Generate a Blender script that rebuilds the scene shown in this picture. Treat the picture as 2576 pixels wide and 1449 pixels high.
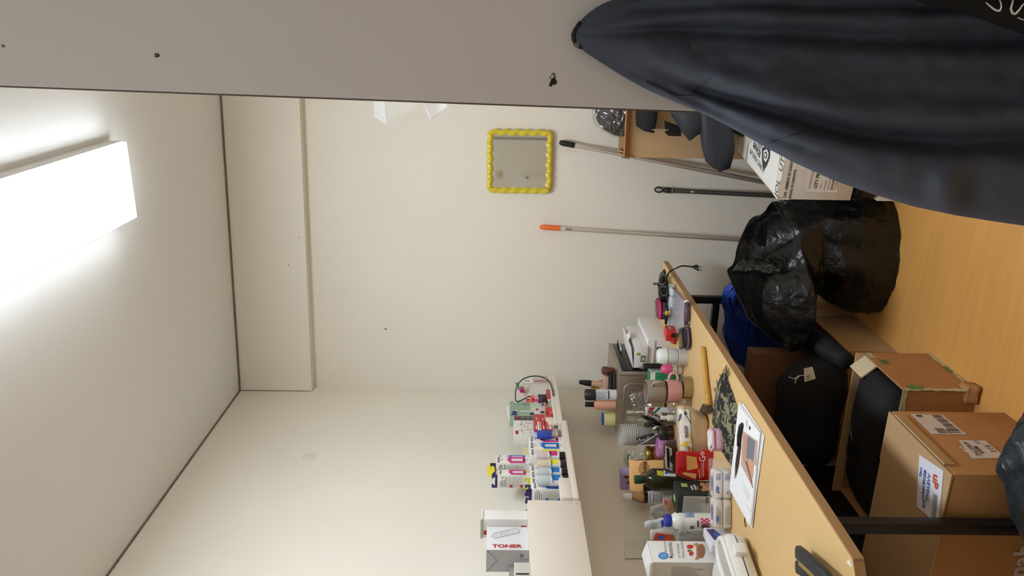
import bpy, bmesh, math, random
from mathutils import Vector, Matrix, noise
random.seed(7)
for _o in list(bpy.data.objects): bpy.data.objects.remove(_o)
scene = bpy.context.scene
COL = scene.collection
V = Vector
# ------------------------------------------------------------------ camera
FPX = 1950.0; CU, CV = 724.5, 1288.0
YAW = math.radians(18.84); ROLL = 0.015; PITCH = math.atan((CV-1256.0)/FPX)
CAM = V((0, 0, 1.5))
F0 = V((-math.sin(YAW), math.cos(YAW), 0)); R0 = V((math.cos(YAW), math.sin(YAW), 0)); U0 = V((0, 0, 1))
FW = math.cos(PITCH)*F0 - math.sin(PITCH)*U0
UU = math.cos(PITCH)*U0 + math.sin(PITCH)*F0
RT = math.cos(ROLL)*R0 + math.sin(ROLL)*UU
UP = math.cos(ROLL)*UU - math.sin(ROLL)*R0
cam_d = bpy.data.cameras.new('camera'); cam = bpy.data.objects.new('camera', cam_d); COL.objects.link(cam)
cam_d.sensor_fit = 'HORIZONTAL'; cam_d.sensor_width = 36.0; cam_d.lens = 36.0*FPX/2576.0
cam_d.clip_start = 0.02; cam_d.clip_end = 50
# the photograph was taken upright and is stored lying on its side
mw = Matrix.Identity(4)
for i, a in enumerate((-UP, RT, -FW)):
    for j in range(3): mw[j][i] = a[j]
mw.translation = CAM
cam.matrix_world = mw
scene.camera = cam
# ------------------------------------------------------------------ world and exposure
w = bpy.data.worlds.new('world'); scene.world = w; w.use_nodes = True
w.node_tree.nodes['Background'].inputs[0].default_value = (0.8, 0.85, 0.9, 1)
w.node_tree.nodes['Background'].inputs[1].default_value = 0.2
scene.view_settings.view_transform = 'Standard'; scene.view_settings.look = 'None'
scene.view_settings.gamma = 1.0; scene.view_settings.use_curve_mapping = False
scene.view_settings.exposure = 0.0
LAMP_POWER = 33.5            # emission strength of the ceiling panel
# ------------------------------------------------------------------ pixel -> room
def ray(x, y): return FW + RT*((1449-y-CU)/FPX) - UP*((x-CV)/FPX)
def onz(x, y, z): d = ray(x, y); return CAM + d*((z-CAM.z)/d.z)
def onx(x, y, X): d = ray(x, y); return CAM + d*(X/d.x)
def ony(x, y, Y): d = ray(x, y); return CAM + d*(Y/d.y)
def depth(p): return (V(p)-CAM).dot(FW)
def mpp(p): return depth(p)/FPX
def hz(p, x):
    d0 = V((p[0], p[1], 0))-CAM; k = U0
    return -(FPX*d0.dot(UP)-(CV-x)*d0.dot(FW))/(FPX*k.dot(UP)-(CV-x)*k.dot(FW))
H = 2.80; XL = -1.777; XR = 0.74; YF = -1.15; YB = 3.60
BANG = math.radians(5.64)
BN = V((-math.sin(BANG), math.cos(BANG), 0)); BD = V((math.cos(BANG), math.sin(BANG), 0)); BC = V((XL, YB, 0))
def onback(x, y, off=0):
    d = ray(x, y); c = BC-BN*off
    return CAM + d*((c-CAM).dot(BN)/d.dot(BN))
DZ = 0.74
def D(x, y, dz=0): return onz(x, y, DZ+dz)
# ------------------------------------------------------------------ materials
def lin(c):
    c = c/255.0
    return c/12.92 if c <= 0.04045 else ((c+0.055)/1.055)**2.4
def L3(c): return tuple(lin(k) for k in c)
MC = {}
def mat(rgb, rough=0.5, metal=0, bump=0, bs=60, var=0, vs=8, alpha=1, emit=0, stretch=None, coat=0, detail=4, ior=1.45):
    key = (rgb, rough, metal, bump, bs, var, vs, alpha, emit, stretch, coat, detail, ior)
    if key in MC: return MC[key]
    m = bpy.data.materials.new('mat_%d' % len(MC)); m.use_nodes = True
    nt = m.node_tree; b = nt.nodes['Principled BSDF']
    c = L3(rgb) + (1,)
    b.inputs['Base Color'].default_value = c
    b.inputs['Roughness'].default_value = rough; b.inputs['Metallic'].default_value = metal
    b.inputs['IOR'].default_value = ior
    if coat: b.inputs['Coat Weight'].default_value = coat; b.inputs['Coat Roughness'].default_value = 0.08
    if alpha < 1: b.inputs['Alpha'].default_value = alpha
    if emit:
        b.inputs['Emission Color'].default_value = c; b.inputs['Emission Strength'].default_value = emit
    if var or bump:
        tc = nt.nodes.new('ShaderNodeTexCoord'); mp = nt.nodes.new('ShaderNodeMapping')
        nt.links.new(tc.outputs['Object'], mp.inputs['Vector'])
        if stretch: mp.inputs['Scale'].default_value = stretch
    if var:
        n = nt.nodes.new('ShaderNodeTexNoise'); n.inputs['Scale'].default_value = vs; n.inputs['Detail'].default_value = detail
        nt.links.new(mp.outputs[0], n.inputs['Vector'])
        r = nt.nodes.new('ShaderNodeValToRGB')
        r.color_ramp.elements[0].position = 0.3; r.color_ramp.elements[1].position = 0.7
        r.color_ramp.elements[0].color = tuple(max(0, k*(1-var)) for k in c[:3])+(1,)
        r.color_ramp.elements[1].color = tuple(min(1, k*(1+var)) for k in c[:3])+(1,)
        nt.links.new(n.outputs['Fac'], r.inputs[0]); nt.links.new(r.outputs[0], b.inputs['Base Color'])
    if bump:
        n2 = nt.nodes.new('ShaderNodeTexNoise'); n2.inputs['Scale'].default_value = bs; n2.inputs['Detail'].default_value = 3
        nt.links.new(mp.outputs[0], n2.inputs['Vector'])
        bp = nt.nodes.new('ShaderNodeBump'); bp.inputs['Strength'].default_value = bump; bp.inputs['Distance'].default_value = 0.01
        nt.links.new(n2.outputs['Fac'], bp.inputs['Height']); nt.links.new(bp.outputs[0], b.inputs['Normal'])
    MC[key] = m
    return m
WALL = mat((237, 230, 216), 0.85, bump=0.04, bs=120, var=0.02, vs=2)
CEIL = mat((234, 234, 230), 0.9, bump=0.03, bs=90)
DOORM = mat((226, 221, 218), 0.55, bump=0.03, bs=40, var=0.02, vs=3)
FLOOR = mat((212, 156, 84), 0.38, var=0.05, vs=5, stretch=(0.7, 9, 1), bump=0.02, bs=30)
WOOD = mat((218, 182, 126), 0.45, var=0.035, vs=10, stretch=(14, 1, 4))
WOODE = mat((176, 140, 98), 0.5, var=0.05, vs=12, stretch=(1, 1, 8))
CARD = mat((176, 126, 76), 0.8, var=0.07, vs=7, bump=0.05, bs=30)
CARD2 = mat((188, 154, 112), 0.8, var=0.05, vs=7, bump=0.05, bs=30)
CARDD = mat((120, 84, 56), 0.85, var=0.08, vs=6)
WHITE = mat((236, 234, 230), 0.5)
WHITEP = mat((232, 228, 226), 0.7, var=0.01, vs=6)
WSHELF = mat((232, 222, 208), 0.45)
GREYP = mat((206, 201, 190), 0.7)
BLACK = mat((18, 18, 20), 0.45)
BLACKG = mat((14, 14, 16), 0.2)
BLACKM = mat((24, 24, 27), 0.5, metal=0.0, bump=0.03, bs=200)
CHROME = mat((205, 205, 205), 0.2, metal=1)
STEEL = mat((176, 168, 154), 0.35, metal=0.9, var=0.04, vs=12)
GOLD = mat((196, 164, 84), 0.3, metal=0.9)
def crinkled(rgb, rough, b1, b2, s1=22, s2=60, alpha=1):
    m = mat(rgb, rough, alpha=alpha).copy(); nt = m.node_tree; b = nt.nodes['Principled BSDF']
    tc = nt.nodes.new('ShaderNodeTexCoord'); n0 = nt.nodes.new('ShaderNodeTexNoise'); n0.inputs['Scale'].default_value = 9
    mx = nt.nodes.new('ShaderNodeMix'); mx.data_type = 'VECTOR'; mx.inputs[0].default_value = 0.12
    nt.links.new(tc.outputs['Object'], n0.inputs['Vector']); nt.links.new(tc.outputs['Object'], mx.inputs[4]); nt.links.new(n0.outputs['Color'], mx.inputs[5])
    last = None
    for s_, k in ((s1, b1), (s2, b2)):
        v = nt.nodes.new('ShaderNodeTexVoronoi'); v.feature = 'F1'; v.inputs['Scale'].default_value = s_
        nt.links.new(mx.outputs[1], v.inputs['Vector'])
        bp = nt.nodes.new('ShaderNodeBump'); bp.inputs['Strength'].default_value = k; bp.inputs['Distance'].default_value = 0.02
        nt.links.new(v.outputs['Distance'], bp.inputs['Height'])
        if last: nt.links.new(last.outputs[0], bp.inputs['Normal'])
        last = bp
    nt.links.new(last.outputs[0], b.inputs['Normal'])
    return m
BAG = crinkled((15, 16, 17), 0.3, 0.16, 0.10)
def clear_film(gloss, rough=0.1, k=0.5, s1=18):
    m = bpy.data.materials.new('clear_film'); m.use_nodes = True; nt = m.node_tree; nt.nodes.remove(nt.nodes['Principled BSDF'])
    out = nt.nodes['Material Output']; a = nt.nodes.new('ShaderNodeBsdfTransparent'); g = nt.nodes.new('ShaderNodeBsdfGlossy'); g.inputs['Roughness'].default_value = rough
    a.inputs[0].default_value = (0.94, 0.95, 0.95, 1)
    tc = nt.nodes.new('ShaderNodeTexCoord'); n_ = nt.nodes.new('ShaderNodeTexNoise'); n_.inputs['Scale'].default_value = s1; n_.inputs['Distortion'].default_value = 1.5; bp = nt.nodes.new('ShaderNodeBump'); bp.inputs['Strength'].default_value = k; bp.inputs['Distance'].default_value = 0.03
    nt.links.new(tc.outputs['Object'], n_.inputs['Vector']); nt.links.new(n_.outputs['Fac'], bp.inputs['Height']); nt.links.new(bp.outputs[0], g.inputs['Normal'])
    mx = nt.nodes.new('ShaderNodeMixShader'); mx.inputs[0].default_value = gloss
    nt.links.new(a.outputs[0], mx.inputs[1]); nt.links.new(g.outputs[0], mx.inputs[2]); nt.links.new(mx.outputs[0], out.inputs[0])
    return m
FILM = mat((225, 228, 228), 0.12, alpha=0.22, bump=0.5, bs=40)
FILM2 = mat((232, 234, 232), 0.15, alpha=0.4, bump=0.6, bs=30)
CLEARP = mat((225, 226, 222), 0.1, alpha=0.3)
INK = mat((40, 40, 44), 0.6)
GREYI = mat((120, 116, 112), 0.7)
BLUEI = mat((56, 78, 160), 0.6)
REDI = mat((190, 40, 44), 0.55)
MAG = mat((206, 52, 128), 0.45)
CYAN = mat((30, 118, 200), 0.45)
YEL = mat((238, 224, 60), 0.45)
NAVY = mat((42, 40, 104), 0.4)
PAPER = mat((238, 237, 238), 0.75)
CLOTHB = mat((30, 31, 36), 0.85, bump=0.12, bs=350)
JACK = mat((67, 74, 90), 0.78, bump=0.1, bs=500, var=0.05, vs=4)
# ------------------------------------------------------------------ mesh helpers
class MB:
    def __init__(s): s.v = []; s.f = []
    def add(s, vs, fs, M=None):
        k = len(s.v)
        s.v += [tuple(M @ V(p)) if M is not None else tuple(p) for p in vs]
        s.f += [tuple(i+k for i in f) for f in fs]; return s
    def box(s, x0, x1, y0, y1, z0, z1, M=None):
        vs = [(x, y, z) for z in (z0, z1) for y in (y0, y1) for x in (x0, x1)]
        return s.add(vs, [(0, 2, 3, 1), (4, 5, 7, 6), (0, 1, 5, 4), (1, 3, 7, 5), (3, 2, 6, 7), (2, 0, 4, 6)], M)
    def loft(s, rings, cap0=True, cap1=True, M=None):
        n = len(rings[0]); vs = [p for r in rings for p in r]; fs = []
        for i in range(len(rings)-1):
            for j in range(n):
                a = i*n+j; b = i*n+(j+1) % n
                fs.append((a, b, b+n, a+n))
        if cap0: fs.append(tuple(reversed(range(n))))
        if cap1: fs.append(tuple(range((len(rings)-1)*n, len(rings)*n)))
        return s.add(vs, fs, M)
    def lathe(s, prof, n=24, c=(0, 0, 0), M=None, cap0=True, cap1=True, sq=None):
        rings = []
        for r, z in prof:
            ring = []
            for k in range(n):
                a = 2*math.pi*k/n; ca, sa = math.cos(a), math.sin(a)
                if sq:
                    ca = math.copysign(abs(ca)**sq[2], ca)*sq[0]; sa = math.copysign(abs(sa)**sq[2], sa)*sq[1]
                ring.append((c[0]+r*ca, c[1]+r*sa, c[2]+z))
            rings.append(ring)
        return s.loft(rings, cap0, cap1, M)
    def tube(s, pts, r, n=8, closed=False, M=None):
        pts = [V(p) for p in pts]; m = len(pts); rr = r if isinstance(r, (list, tuple)) else [r]*m
        rings = []; up = V((0.13, 0.31, 1)).normalized()
        for i in range(m):
            a = pts[(i-1) % m if closed else max(i-1, 0)]; b = pts[(i+1) % m if closed else min(i+1, m-1)]
            t = (b-a).normalized(); x = t.cross(up)
            if x.length < 1e-4: x = t.cross(V((1, 0, 0)))
            x.normalize(); y = x.cross(t).normalized(); up = y
            rings.append([pts[i]+(x*math.cos(2*math.pi*k/n)+y*math.sin(2*math.pi*k/n))*rr[i] for k in range(n)])
        if closed: return s.loft(rings+[rings[0]], False, False, M)
        return s.loft(rings, True, True, M)
    def grid(s, rows, M=None):
        n = len(rows[0]); vs = [p for r in rows for p in r]; fs = []
        for i in range(len(rows)-1):
            for j in range(n-1):
                a = i*n+j; fs.append((a, a+1, a+n+1, a+n))
        return s.add(vs, fs, M)
    def prism(s, pts, z0, z1, M=None):
        n = len(pts)
        return s.loft([[(p[0], p[1], z0) for p in pts], [(p[0], p[1], z1) for p in pts]], True, True, M)
    def build(s, name, m, parent=None, smooth=False, bevel=0, disp=None, solid=0, sub=0, keep=False):
        me = bpy.data.meshes.new(name); vs = [V(p) for p in s.v]
        off = V((0, 0, 0))
        if parent is None and not keep:
            off = V(((min(p.x for p in vs)+max(p.x for p in vs))/2, (min(p.y for p in vs)+max(p.y for p in vs))/2, min(p.z for p in vs)))
            vs = [p-off for p in vs]
        me.from_pydata([tuple(p) for p in vs], [], s.f)
        bm = bmesh.new(); bm.from_mesh(me)
        bmesh.ops.recalc_face_normals(bm, faces=bm.faces)
        if bevel: bmesh.ops.bevel(bm, geom=[e for e in bm.edges if len(e.link_faces) == 2 and e.calc_face_angle(0) > 0.6], offset=bevel, segments=2, affect='EDGES', profile=0.5)
        if sub: bmesh.ops.subdivide_edges(bm, edges=bm.edges[:], cuts=sub, use_grid_fill=True)
        if disp:
            bm.normal_update(); amp, sc = disp[:2]; seed = disp[2] if len(disp) > 2 else 0
            for v_ in bm.verts:
                q = (v_.co+off)*sc+V((seed, seed*1.7, 0))
                v_.co += v_.normal*amp*(noise.noise(q)+0.5*noise.noise(q*2.3)) 
        if solid: bmesh.ops.solidify(bm, geom=bm.faces[:], thickness=solid)
        bm.to_mesh(me); bm.free()
        if smooth:
            for p in me.polygons: p.use_smooth = True
            if smooth == 'auto':
                me.set_sharp_from_angle(angle=0.7)
        me.materials.append(m)
        o = bpy.data.objects.new(name, me); COL.objects.link(o); o.location = off
        if parent: o.parent = parent
        return o
def tag(o, label, cat, group=None):
    o['label'] = label; o['category'] = cat
    if group: o['group'] = group
    return o
def struct(o, label=None):
    o['kind'] = 'structure'
    if label: o['label'] = label
    return o
def thing(name, label, cat, loc=(0, 0, 0), rz=0, group=None):
    o = bpy.data.objects.new(name, None); COL.objects.link(o); o.empty_display_size = 0.05
    o.location = loc; o.rotation_euler = (0, 0, rz)
    return tag(o, label, cat, group)
def box(name, m, parent, x0, x1, y0, y1, z0, z1, bevel=0, M=None):
    return MB().box(x0, x1, y0, y1, z0, z1, M).build(name, m, parent, bevel=bevel, smooth='auto' if bevel else False)
def frame(o, ex, ey, lift=0.0007):
    ex = V(ex).normalized(); ey = V(ey).normalized(); n = ex.cross(ey)
    M = Matrix.Identity(4)
    for i, a in enumerate((ex, ey, n)):
        for j in range(3): M[j][i] = a[j]
    M.translation = V(o)+n*lift
    return M
def poly(name, m, parent, fr, pts, lift=0.0007, label=None):
    M = frame(fr[0], fr[1], fr[2], lift)
    o = MB().add([(p[0], p[1], 0) for p in pts], [tuple(range(len(pts)))], M).build(name, m, parent)
    if label: o['label'] = label
    return o
def quad(name, m, parent, fr, x0, x1, y0, y1, lift=0.0007, label=None):
    return poly(name, m, parent, fr, [(x0, y0), (x1, y0), (x1, y1), (x0, y1)], lift, label)
def rects(name, m, parent, fr, rs, lift=0.0012):
    M = frame(fr[0], fr[1], fr[2], lift); b = MB()
    for x0, x1, y0, y1 in rs: b.add([(x0, y0, 0), (x1, y0, 0), (x1, y1, 0), (x0, y1, 0)], [(0, 1, 2, 3)], M)
    o = b.build(name, m, parent); o['kind'] = 'stuff'; return o
def tlines(m, parent, fr, x0, x1, y0, y1, n, th=0.4, lift=0.0012, seed=1, name='small_print'):
    r = random.Random(seed); dy = (y1-y0)/n
    return rects(name, m, parent, fr, [(x0, x0+(x1-x0)*r.uniform(0.55, 1), y1-(i+0.8)*dy, y1-(i+0.8)*dy+dy*th) for i in range(n)], lift)
def barcode(m, parent, fr, x0, x1, y0, y1, n=16, lift=0.0013, seed=3):
    r = random.Random(seed); dx = (x1-x0)/n
    return rects('barcode', m, parent, fr, [(x0+i*dx, x0+i*dx+dx*r.uniform(0.25, 0.75), y0, y1) for i in range(n)], lift)
def ell(cx, cy, rx, ry, n=24): return [(cx+rx*math.cos(2*math.pi*k/n), cy+ry*math.sin(2*math.pi*k/n)) for k in range(n)]
def text(s, size, parent, fr, x, y, m, lift=0.0013, sx=1.0, name='lettering', align='LEFT', bold=0):
    cu = bpy.data.curves.new('t', 'FONT'); cu.body = s; cu.size = size; cu.align_x = align; cu.resolution_u = 3
    if bold: cu.offset = bold
    ob = bpy.data.objects.new('t', cu)
    me = bpy.data.meshes.new_from_object(ob)
    bpy.data.objects.remove(ob); bpy.data.curves.remove(cu)
    M = frame(fr[0], fr[1], fr[2], lift) @ Matrix.Translation((x, y, 0)) @ Matrix.Diagonal((sx, 1, 1, 1))
    me.transform(M); me.materials.clear(); me.materials.append(m)
    for p in me.polygons: p.material_index = 0
    me.name = name
    o = bpy.data.objects.new(name, me); COL.objects.link(o); o.parent = parent
    return o
def turn(fr):
    """the same face for writing that runs downwards"""
    return (fr[0], -V(fr[2]), V(fr[1]))
def blob(rows, Y, kd=0.8, n=28, ex=1.0, back=None):
    """closed loft: rows (image x, image y of left edge, image y of right edge) in the upright plane world y = Y"""
    rings = []
    for row in rows:
        x, yl, yr = row[:3]; YY = row[3] if len(row) > 3 else Y; k = row[4] if len(row) > 4 else kd
        a = ony(x, yl, YY); b = ony(x, yr, YY); c = (a+b)/2; h = (b-a)/2
        ring = []
        for i in range(n):
            t = 2*math.pi*i/n; ca, sa = math.cos(t), math.sin(t)
            ca = math.copysign(abs(ca)**ex, ca); sa = math.copysign(abs(sa)**ex, sa)
            dy = sa*h.length*k
            if back is not None: dy = min(dy, back)
            ring.append(c+h*ca+V((0, dy, 0)))
        rings.append(ring)
    return rings
def lpx(p, prof, k=1.0):
    """lathe profile from (radius px, image x) pairs over the base point p; z relative to p"""
    s = mpp(p)*k
    return [(r*s, hz(p, x)-p[2]) for r, x in prof]
def pillow(wd, ht, th, nx=14, nz=14, crimp=0.12, pw=0.55):
    """closed bag standing in local xz, crimped at top and bottom"""
    b = MB(); rings = []
    for i in range(nz+1):
        s = i/nz; z = s*ht; prof = max(0.03, (math.sin(math.pi*min(1, max(0, s)))**pw))
        if s > 1-crimp: prof = max(0.03, prof*(1-s)/crimp*0.8)
        w2 = wd/2*(0.93+0.07*math.cos(math.pi*(s-0.5)*2)); ring = []
        for j in range(nx*2):
            t = 2*math.pi*j/(nx*2); ca, sa = math.cos(t), math.sin(t)
            ring.append((w2*math.copysign(abs(ca)**0.7, ca), th/2*prof*sa, z))
        rings.append(ring)
    return b.loft(rings)
# ------------------------------------------------------------------ the room
def wallbox(name, c, ex, length, z0, z1, th, m):
    ex = V(ex).normalized(); n = V((-ex.y, ex.x, 0))
    M = Matrix.Identity(4)
    for i, a in enumerate((ex, n, U0)):
        for j in range(3): M[j][i] = a[j]
    M.translation = V(c)
    return MB().box(0, length, 0, th, z0, z1, M).build(name, m)
struct(box('floor', FLOOR, None, XL-0.12, XR+0.12, YF-0.12, 4.1, -0.08, 0), 'orange wood laminate floor')
struct(box('ceiling', CEIL, None, XL-0.12, XR+0.12, YF-0.12, 4.1, H, H+0.08), 'plain white ceiling')
struct(box('wall_left', WALL, None, XL-0.1, XL, YF-0.1, YB+0.05, 0, H), 'cream painted wall behind the desk and shelf')
struct(wallbox('wall_back', BC-BD*0.1, BD, 2.75, 0, H, 0.1, WALL), 'cream painted end wall with the mirror')
struct(box('wall_right', WALL, None, XR, XR+0.1, YF-0.1, 3.95, 0, H), 'cream painted wall at the door hinge')
struct(box('wall_front', WALL, None, XL-0.1, XR+0.1, YF-0.1, YF, 0, H), 'cream wall seen in the mirror')
struct(wallbox('trim_1', BC-BN*0.06, BD, 2.53, 2.437, H, 0.06, WALL), 'shallow beam along the top of the end wall')
GAP_SHADE_GRIME = mat((120, 112, 100), 0.9, var=0.2, vs=14)  # strip colour of the ceiling joints: painted gap shadow plus grime
struct(wallbox('gap_shade_2', BC-BN*0.068, BD, 2.53, H-0.008, H, 0.008, GAP_SHADE_GRIME), 'painted shadow and grime line where beam meets ceiling')
struct(box('gap_shade_3', GAP_SHADE_GRIME, None, XL, XL+0.006, YF, YB-0.06, H-0.006, H), 'painted shadow and grime line where side wall meets ceiling')
# the open door on the right
YD = 0.93
door = MB().box(0, 0.80, 0, 0.04, 0.005, 2.12).build('door_1', DOORM, None, bevel=0.002, keep=True)
door.location = (-0.1165, YD, 0); door.rotation_euler = (0, math.radians(1.0), 0)
struct(door, 'pale door standing open with dark marks and a coat hook')
def doorpt(x, y, dy=0):
    p = ony(x, y, YD-dy); return door.matrix_basis.inverted() @ p
dM = (V((0, 0, 0)), V((1, 0, 0)), V((0, 0, 1)))
EDGE = mat((120, 96, 84), 0.6)
box('edge_band', EDGE, door, -0.0012, 0.0, 0.0, 0.04, 0.01, 2.118)
def doormark(px_list, m, lift):
    pts = [doorpt(*q) for q in px_list]
    MB().add([(p.x, -lift, p.z) for p in pts], [tuple(range(len(pts)))]).build('torn_mark', m, door)
doormark([(390, 134), (398, 135), (403, 141), (395, 145), (390, 143)], BLACK, 0.0008)
doormark([(392, 136), (397, 137), (398, 141), (392, 141)], GREYI, 0.0012)
doormark([(1391, 183), (1395, 184), (1397, 198), (1401, 207), (1396, 214), (1391, 211), (1386, 219), (1381, 215), (1383, 209), (1387, 199), (1381, 195)], BLACK, 0.0008)
doormark([(1383, 192), (1393, 185), (1394, 195), (1386, 198)], mat((200, 190, 190), 0.7), 0.0012)
doormark([(4, 112), (12, 114), (13, 119), (6, 119)], GREYI, 0.0008)
hk = doorpt(1449, 112)
MB().lathe([(0.003, 0), (0.003, 0.012), (0.002, 0.013), (0.002, 0.018), (0.0034, 0.019), (0.0034, 0.022), (0.001, 0.0225)], 14,
           M=Matrix.Translation(hk) @ Matrix.Rotation(math.pi/2, 4, 'X')).build('coat_hook', mat((120, 118, 110), 0.4, metal=0.8), door, smooth='auto')
# wall blemishes
for (x, y), r in (((970, 828), 2.2), ((752, 597), 1.2), ((726, 667), 1.2)):
    p = onback(x, y, 0.061 if x < 780 else 0.001); s = mpp(p)*r
    o = MB().lathe([(s, 0), (s*0.8, 0.002)], 8, M=Matrix.Translation(p) @ Matrix.Rotation(math.pi/2, 4, 'X')).build('nail', INK)
    tag(o, {970: 'small dark nail in the end wall above the oven', 752: 'tiny dark nail in the beam, lower one', 726: 'tiny dark nail in the beam, upper one'}[x], 'nail')
p = onx(778, 1150, XL)
wl = bpy.data.objects['wall_left']
MB().lathe([(0.036, 0), (0.033, 0.002), (0.03, 0.0022)], 20, M=Matrix.Translation(p-V(wl.location)) @ Matrix.Rotation(math.pi/2, 4, 'Y') @ Matrix.Diagonal((0.8, 1, 1, 1))).build('filler_patch', mat((228, 219, 203), 0.7), wl, smooth='auto')
# ceiling light
t = thing('ceiling_light', 'long glowing rectangular ceiling light panel', 'ceiling light', (-0.52, 1.98, H))
box('housing', WHITE, t, -0.13, 0.13, -0.605, 0.605, -0.055, 0, 0.003)
LIT = bpy.data.materials.new('lamp_glow'); LIT.use_nodes = True
e = LIT.node_tree.nodes['Principled BSDF']; e.inputs['Base Color'].default_value = (0.9, 0.9, 0.9, 1)
e.inputs['Emission Color'].default_value = (0.895, 0.985, 1.085, 1); e.inputs['Emission Strength'].default_value = LAMP_POWER
box('diffuser', LIT, t, -0.127, 0.127, -0.602, 0.602, -0.068, -0.0552, 0.004)
t = thing('ceiling_light', 'added unseen ceiling panel behind the camera, brightening the door', 'ceiling light', (-0.52, -0.05, H))  # weak fill panel, not in view, added to lift the door face
box('housing', WHITE, t, -0.13, 0.13, -0.605, 0.605, -0.055, 0, 0.003)
LIT_FILL = LIT.copy(); LIT_FILL.node_tree.nodes['Principled BSDF'].inputs['Emission Strength'].default_value = LAMP_POWER*0.17
box('diffuser', LIT_FILL, t, -0.127, 0.127, -0.602, 0.602, -0.068, -0.0552, 0.004)
# mirror reflections: what hangs on the wall behind the photographer
def refl(x, y, Y=YF):
    p = onback(x, y, 0.02); d = ray(x, y); d = d-2*d.dot(BN)*BN
    return p+d*((Y-p.y)/d.y)
p = refl(1253, 439)
t = thing('light_switch', 'beige square light switch reflected in the yellow mirror', 'light switch', p-V((0, 0, 0.042)))
box('plate', mat((226, 214, 186), 0.4), t, -0.043, 0.043, 0, 0.010, 0, 0.085, 0.003)
box('rocker', mat((214, 200, 170), 0.4), t, -0.02, 0.02, 0.010, 0.016, 0.016, 0.068, 0.002)
p = refl(1311, 440)
t = thing('wall_cabinet', 'plain white cabinet reflected in the lower part of the mirror', 'cabinet', (p.x, YF, 0))
box('body', WSHELF, t, -0.6, 0, 0, 0.05, 0.0, p.z, 0.002)
box('door', WSHELF, t, -0.59, -0.008, 0.05, 0.066, 0.01, p.z-0.008, 0.002)
q = refl(1324, 447)
MB().lathe([(0.012, 0), (0.012, 0.02)], 12, M=Matrix.Translation((q.x-p.x, 0.066, q.z)) @ Matrix.Rotation(-math.pi/2, 4, 'X')).build('knob', STEEL, t, smooth='auto')
p = refl(1300, 349)
tag(box('cable_duct', mat((170, 166, 156), 0.5), None, p.x-0.012, p.x+0.012, YF, YF+0.012, 0.0, H), 'thin grey upright strip reflected at the right of the mirror', 'cable duct')
# ------------------------------------------------------------------ desk
dk = thing('desk', 'long light wood desk with black metal frame along the wall', 'desk', (-1.033, 3.447, 0), -0.0143)
b = MB(); DW, DL = 0.722, 2.11
b.prism([(0, 0), (-DW, 0), (-DW, -DL), (-0.035, -DL), (-0.004, -DL+0.028)], DZ-0.025, DZ)
b.build('desk_top', WOOD, dk, bevel=0.0012)
MB().prism([(0.0008, 0.0), (0.0008, -DL+0.028), (-0.0035, -DL+0.028), (-0.0035, 0.0)], DZ-0.0245, DZ-0.0005).build('edge_band', WOODE, dk)
MB().prism([(-0.0035, -DL+0.0275), (-0.0345, -DL-0.0005), (-0.0355, -DL+0.001), (-0.0045, -DL+0.029)], DZ-0.0245, DZ-0.0005).build('edge_band', WOODE, dk)
LEGM = mat((22, 23, 28), 0.45)
lx, ly = -0.131, -1.789
def leg(x, y): return box('leg', LEGM, dk, x-0.016, x+0.016, y-0.016, y+0.016, 0, DZ-0.03, 0.003)
for x in (lx, -DW+0.07):
    for y in (ly, -0.15): leg(x, y)
for y in (ly, -0.15):
    box('cross_bar', LEGM, dk, -DW+0.09, lx-0.02, y-0.02, y+0.02, DZ-0.07, DZ-0.03, 0.003)
box('cross_bar', LEGM, dk, -DW+0.09, lx-0.02, -0.165, -0.135, 0.50, 0.53, 0.003)
box('side_rail', LEGM, dk, -DW+0.055, -DW+0.085, ly+0.02, -0.17, DZ-0.065, DZ-0.03, 0.003)
box('side_rail', LEGM, dk, lx-0.05, lx-0.015, ly+0.02, -0.17, DZ-0.065, DZ-0.03, 0.003)
dkp = dk.matrix_basis.inverted()
poly('paint_spot', WHITE, dk, (V((0, 0, DZ)), V((1, 0, 0)), V((0, 1, 0))), [((dkp @ D(x, y)).x, (dkp @ D(x, y)).y) for x, y in ((2130, 1413), (2134, 1409), (2139, 1411), (2141, 1419), (2145, 1424), (2141, 1426), (2138, 1420), (2134, 1420))], 0.0006)
# ------------------------------------------------------------------ shelves on the left wall
def ledge(name, label, y0, y1, xf, z0, lip):
    t = thing(name, label, 'shelf', (XL, y0, z0))
    d = xf-XL; l = y1-y0
    box('board', WSHELF, t, 0, d, 0, l, 0, 0.02, 0.001)
    box('back_board', WSHELF, t, 0, 0.012, 0, l, 0.02, 0.07, 0.001)
    box('lip', WSHELF, t, d-0.012, d, 0, l, 0.02, lip, 0.001)
    return t
s1 = ledge('wall_shelf', 'white wall ledge nearest the room corner, with small red boxes', 2.885, 3.372, -1.58, 1.225, 0.036)
box('end_block', WSHELF, s1, 0.0, 0.194, -0.001, 0.055, 0.036, 0.062, 0.001)
box('nail', BLACK, s1, 0.1972, 0.1985, 0.30, 0.306, 0.018, 0.026)
s2 = ledge('wall_shelf', 'white wall ledge carrying the ink bottles', 2.312, 2.866, -1.555, 1.212, 0.024)
box('end_block', WSHELF, s2, 0.19, 0.2215, 0.0, 0.125, 0.0245, 0.062, 0.001)
t = thing('wall_cabinet', 'plain white box shelf on the wall under the toner carton', 'cabinet', (XL, 1.55, 1.208))
box('top_board', WSHELF, t, 0, 0.197, 0, 0.757, 0.165, 0.183, 0.001)
box('bottom_board', WSHELF, t, 0, 0.197, 0, 0.757, 0, 0.018, 0.001)
box('side_board', WSHELF, t, 0, 0.197, 0.739, 0.757, 0.0182, 0.1648, 0.001)
box('side_board', WSHELF, t, 0, 0.197, 0, 0.018, 0.0182, 0.1648, 0.001)
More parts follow.
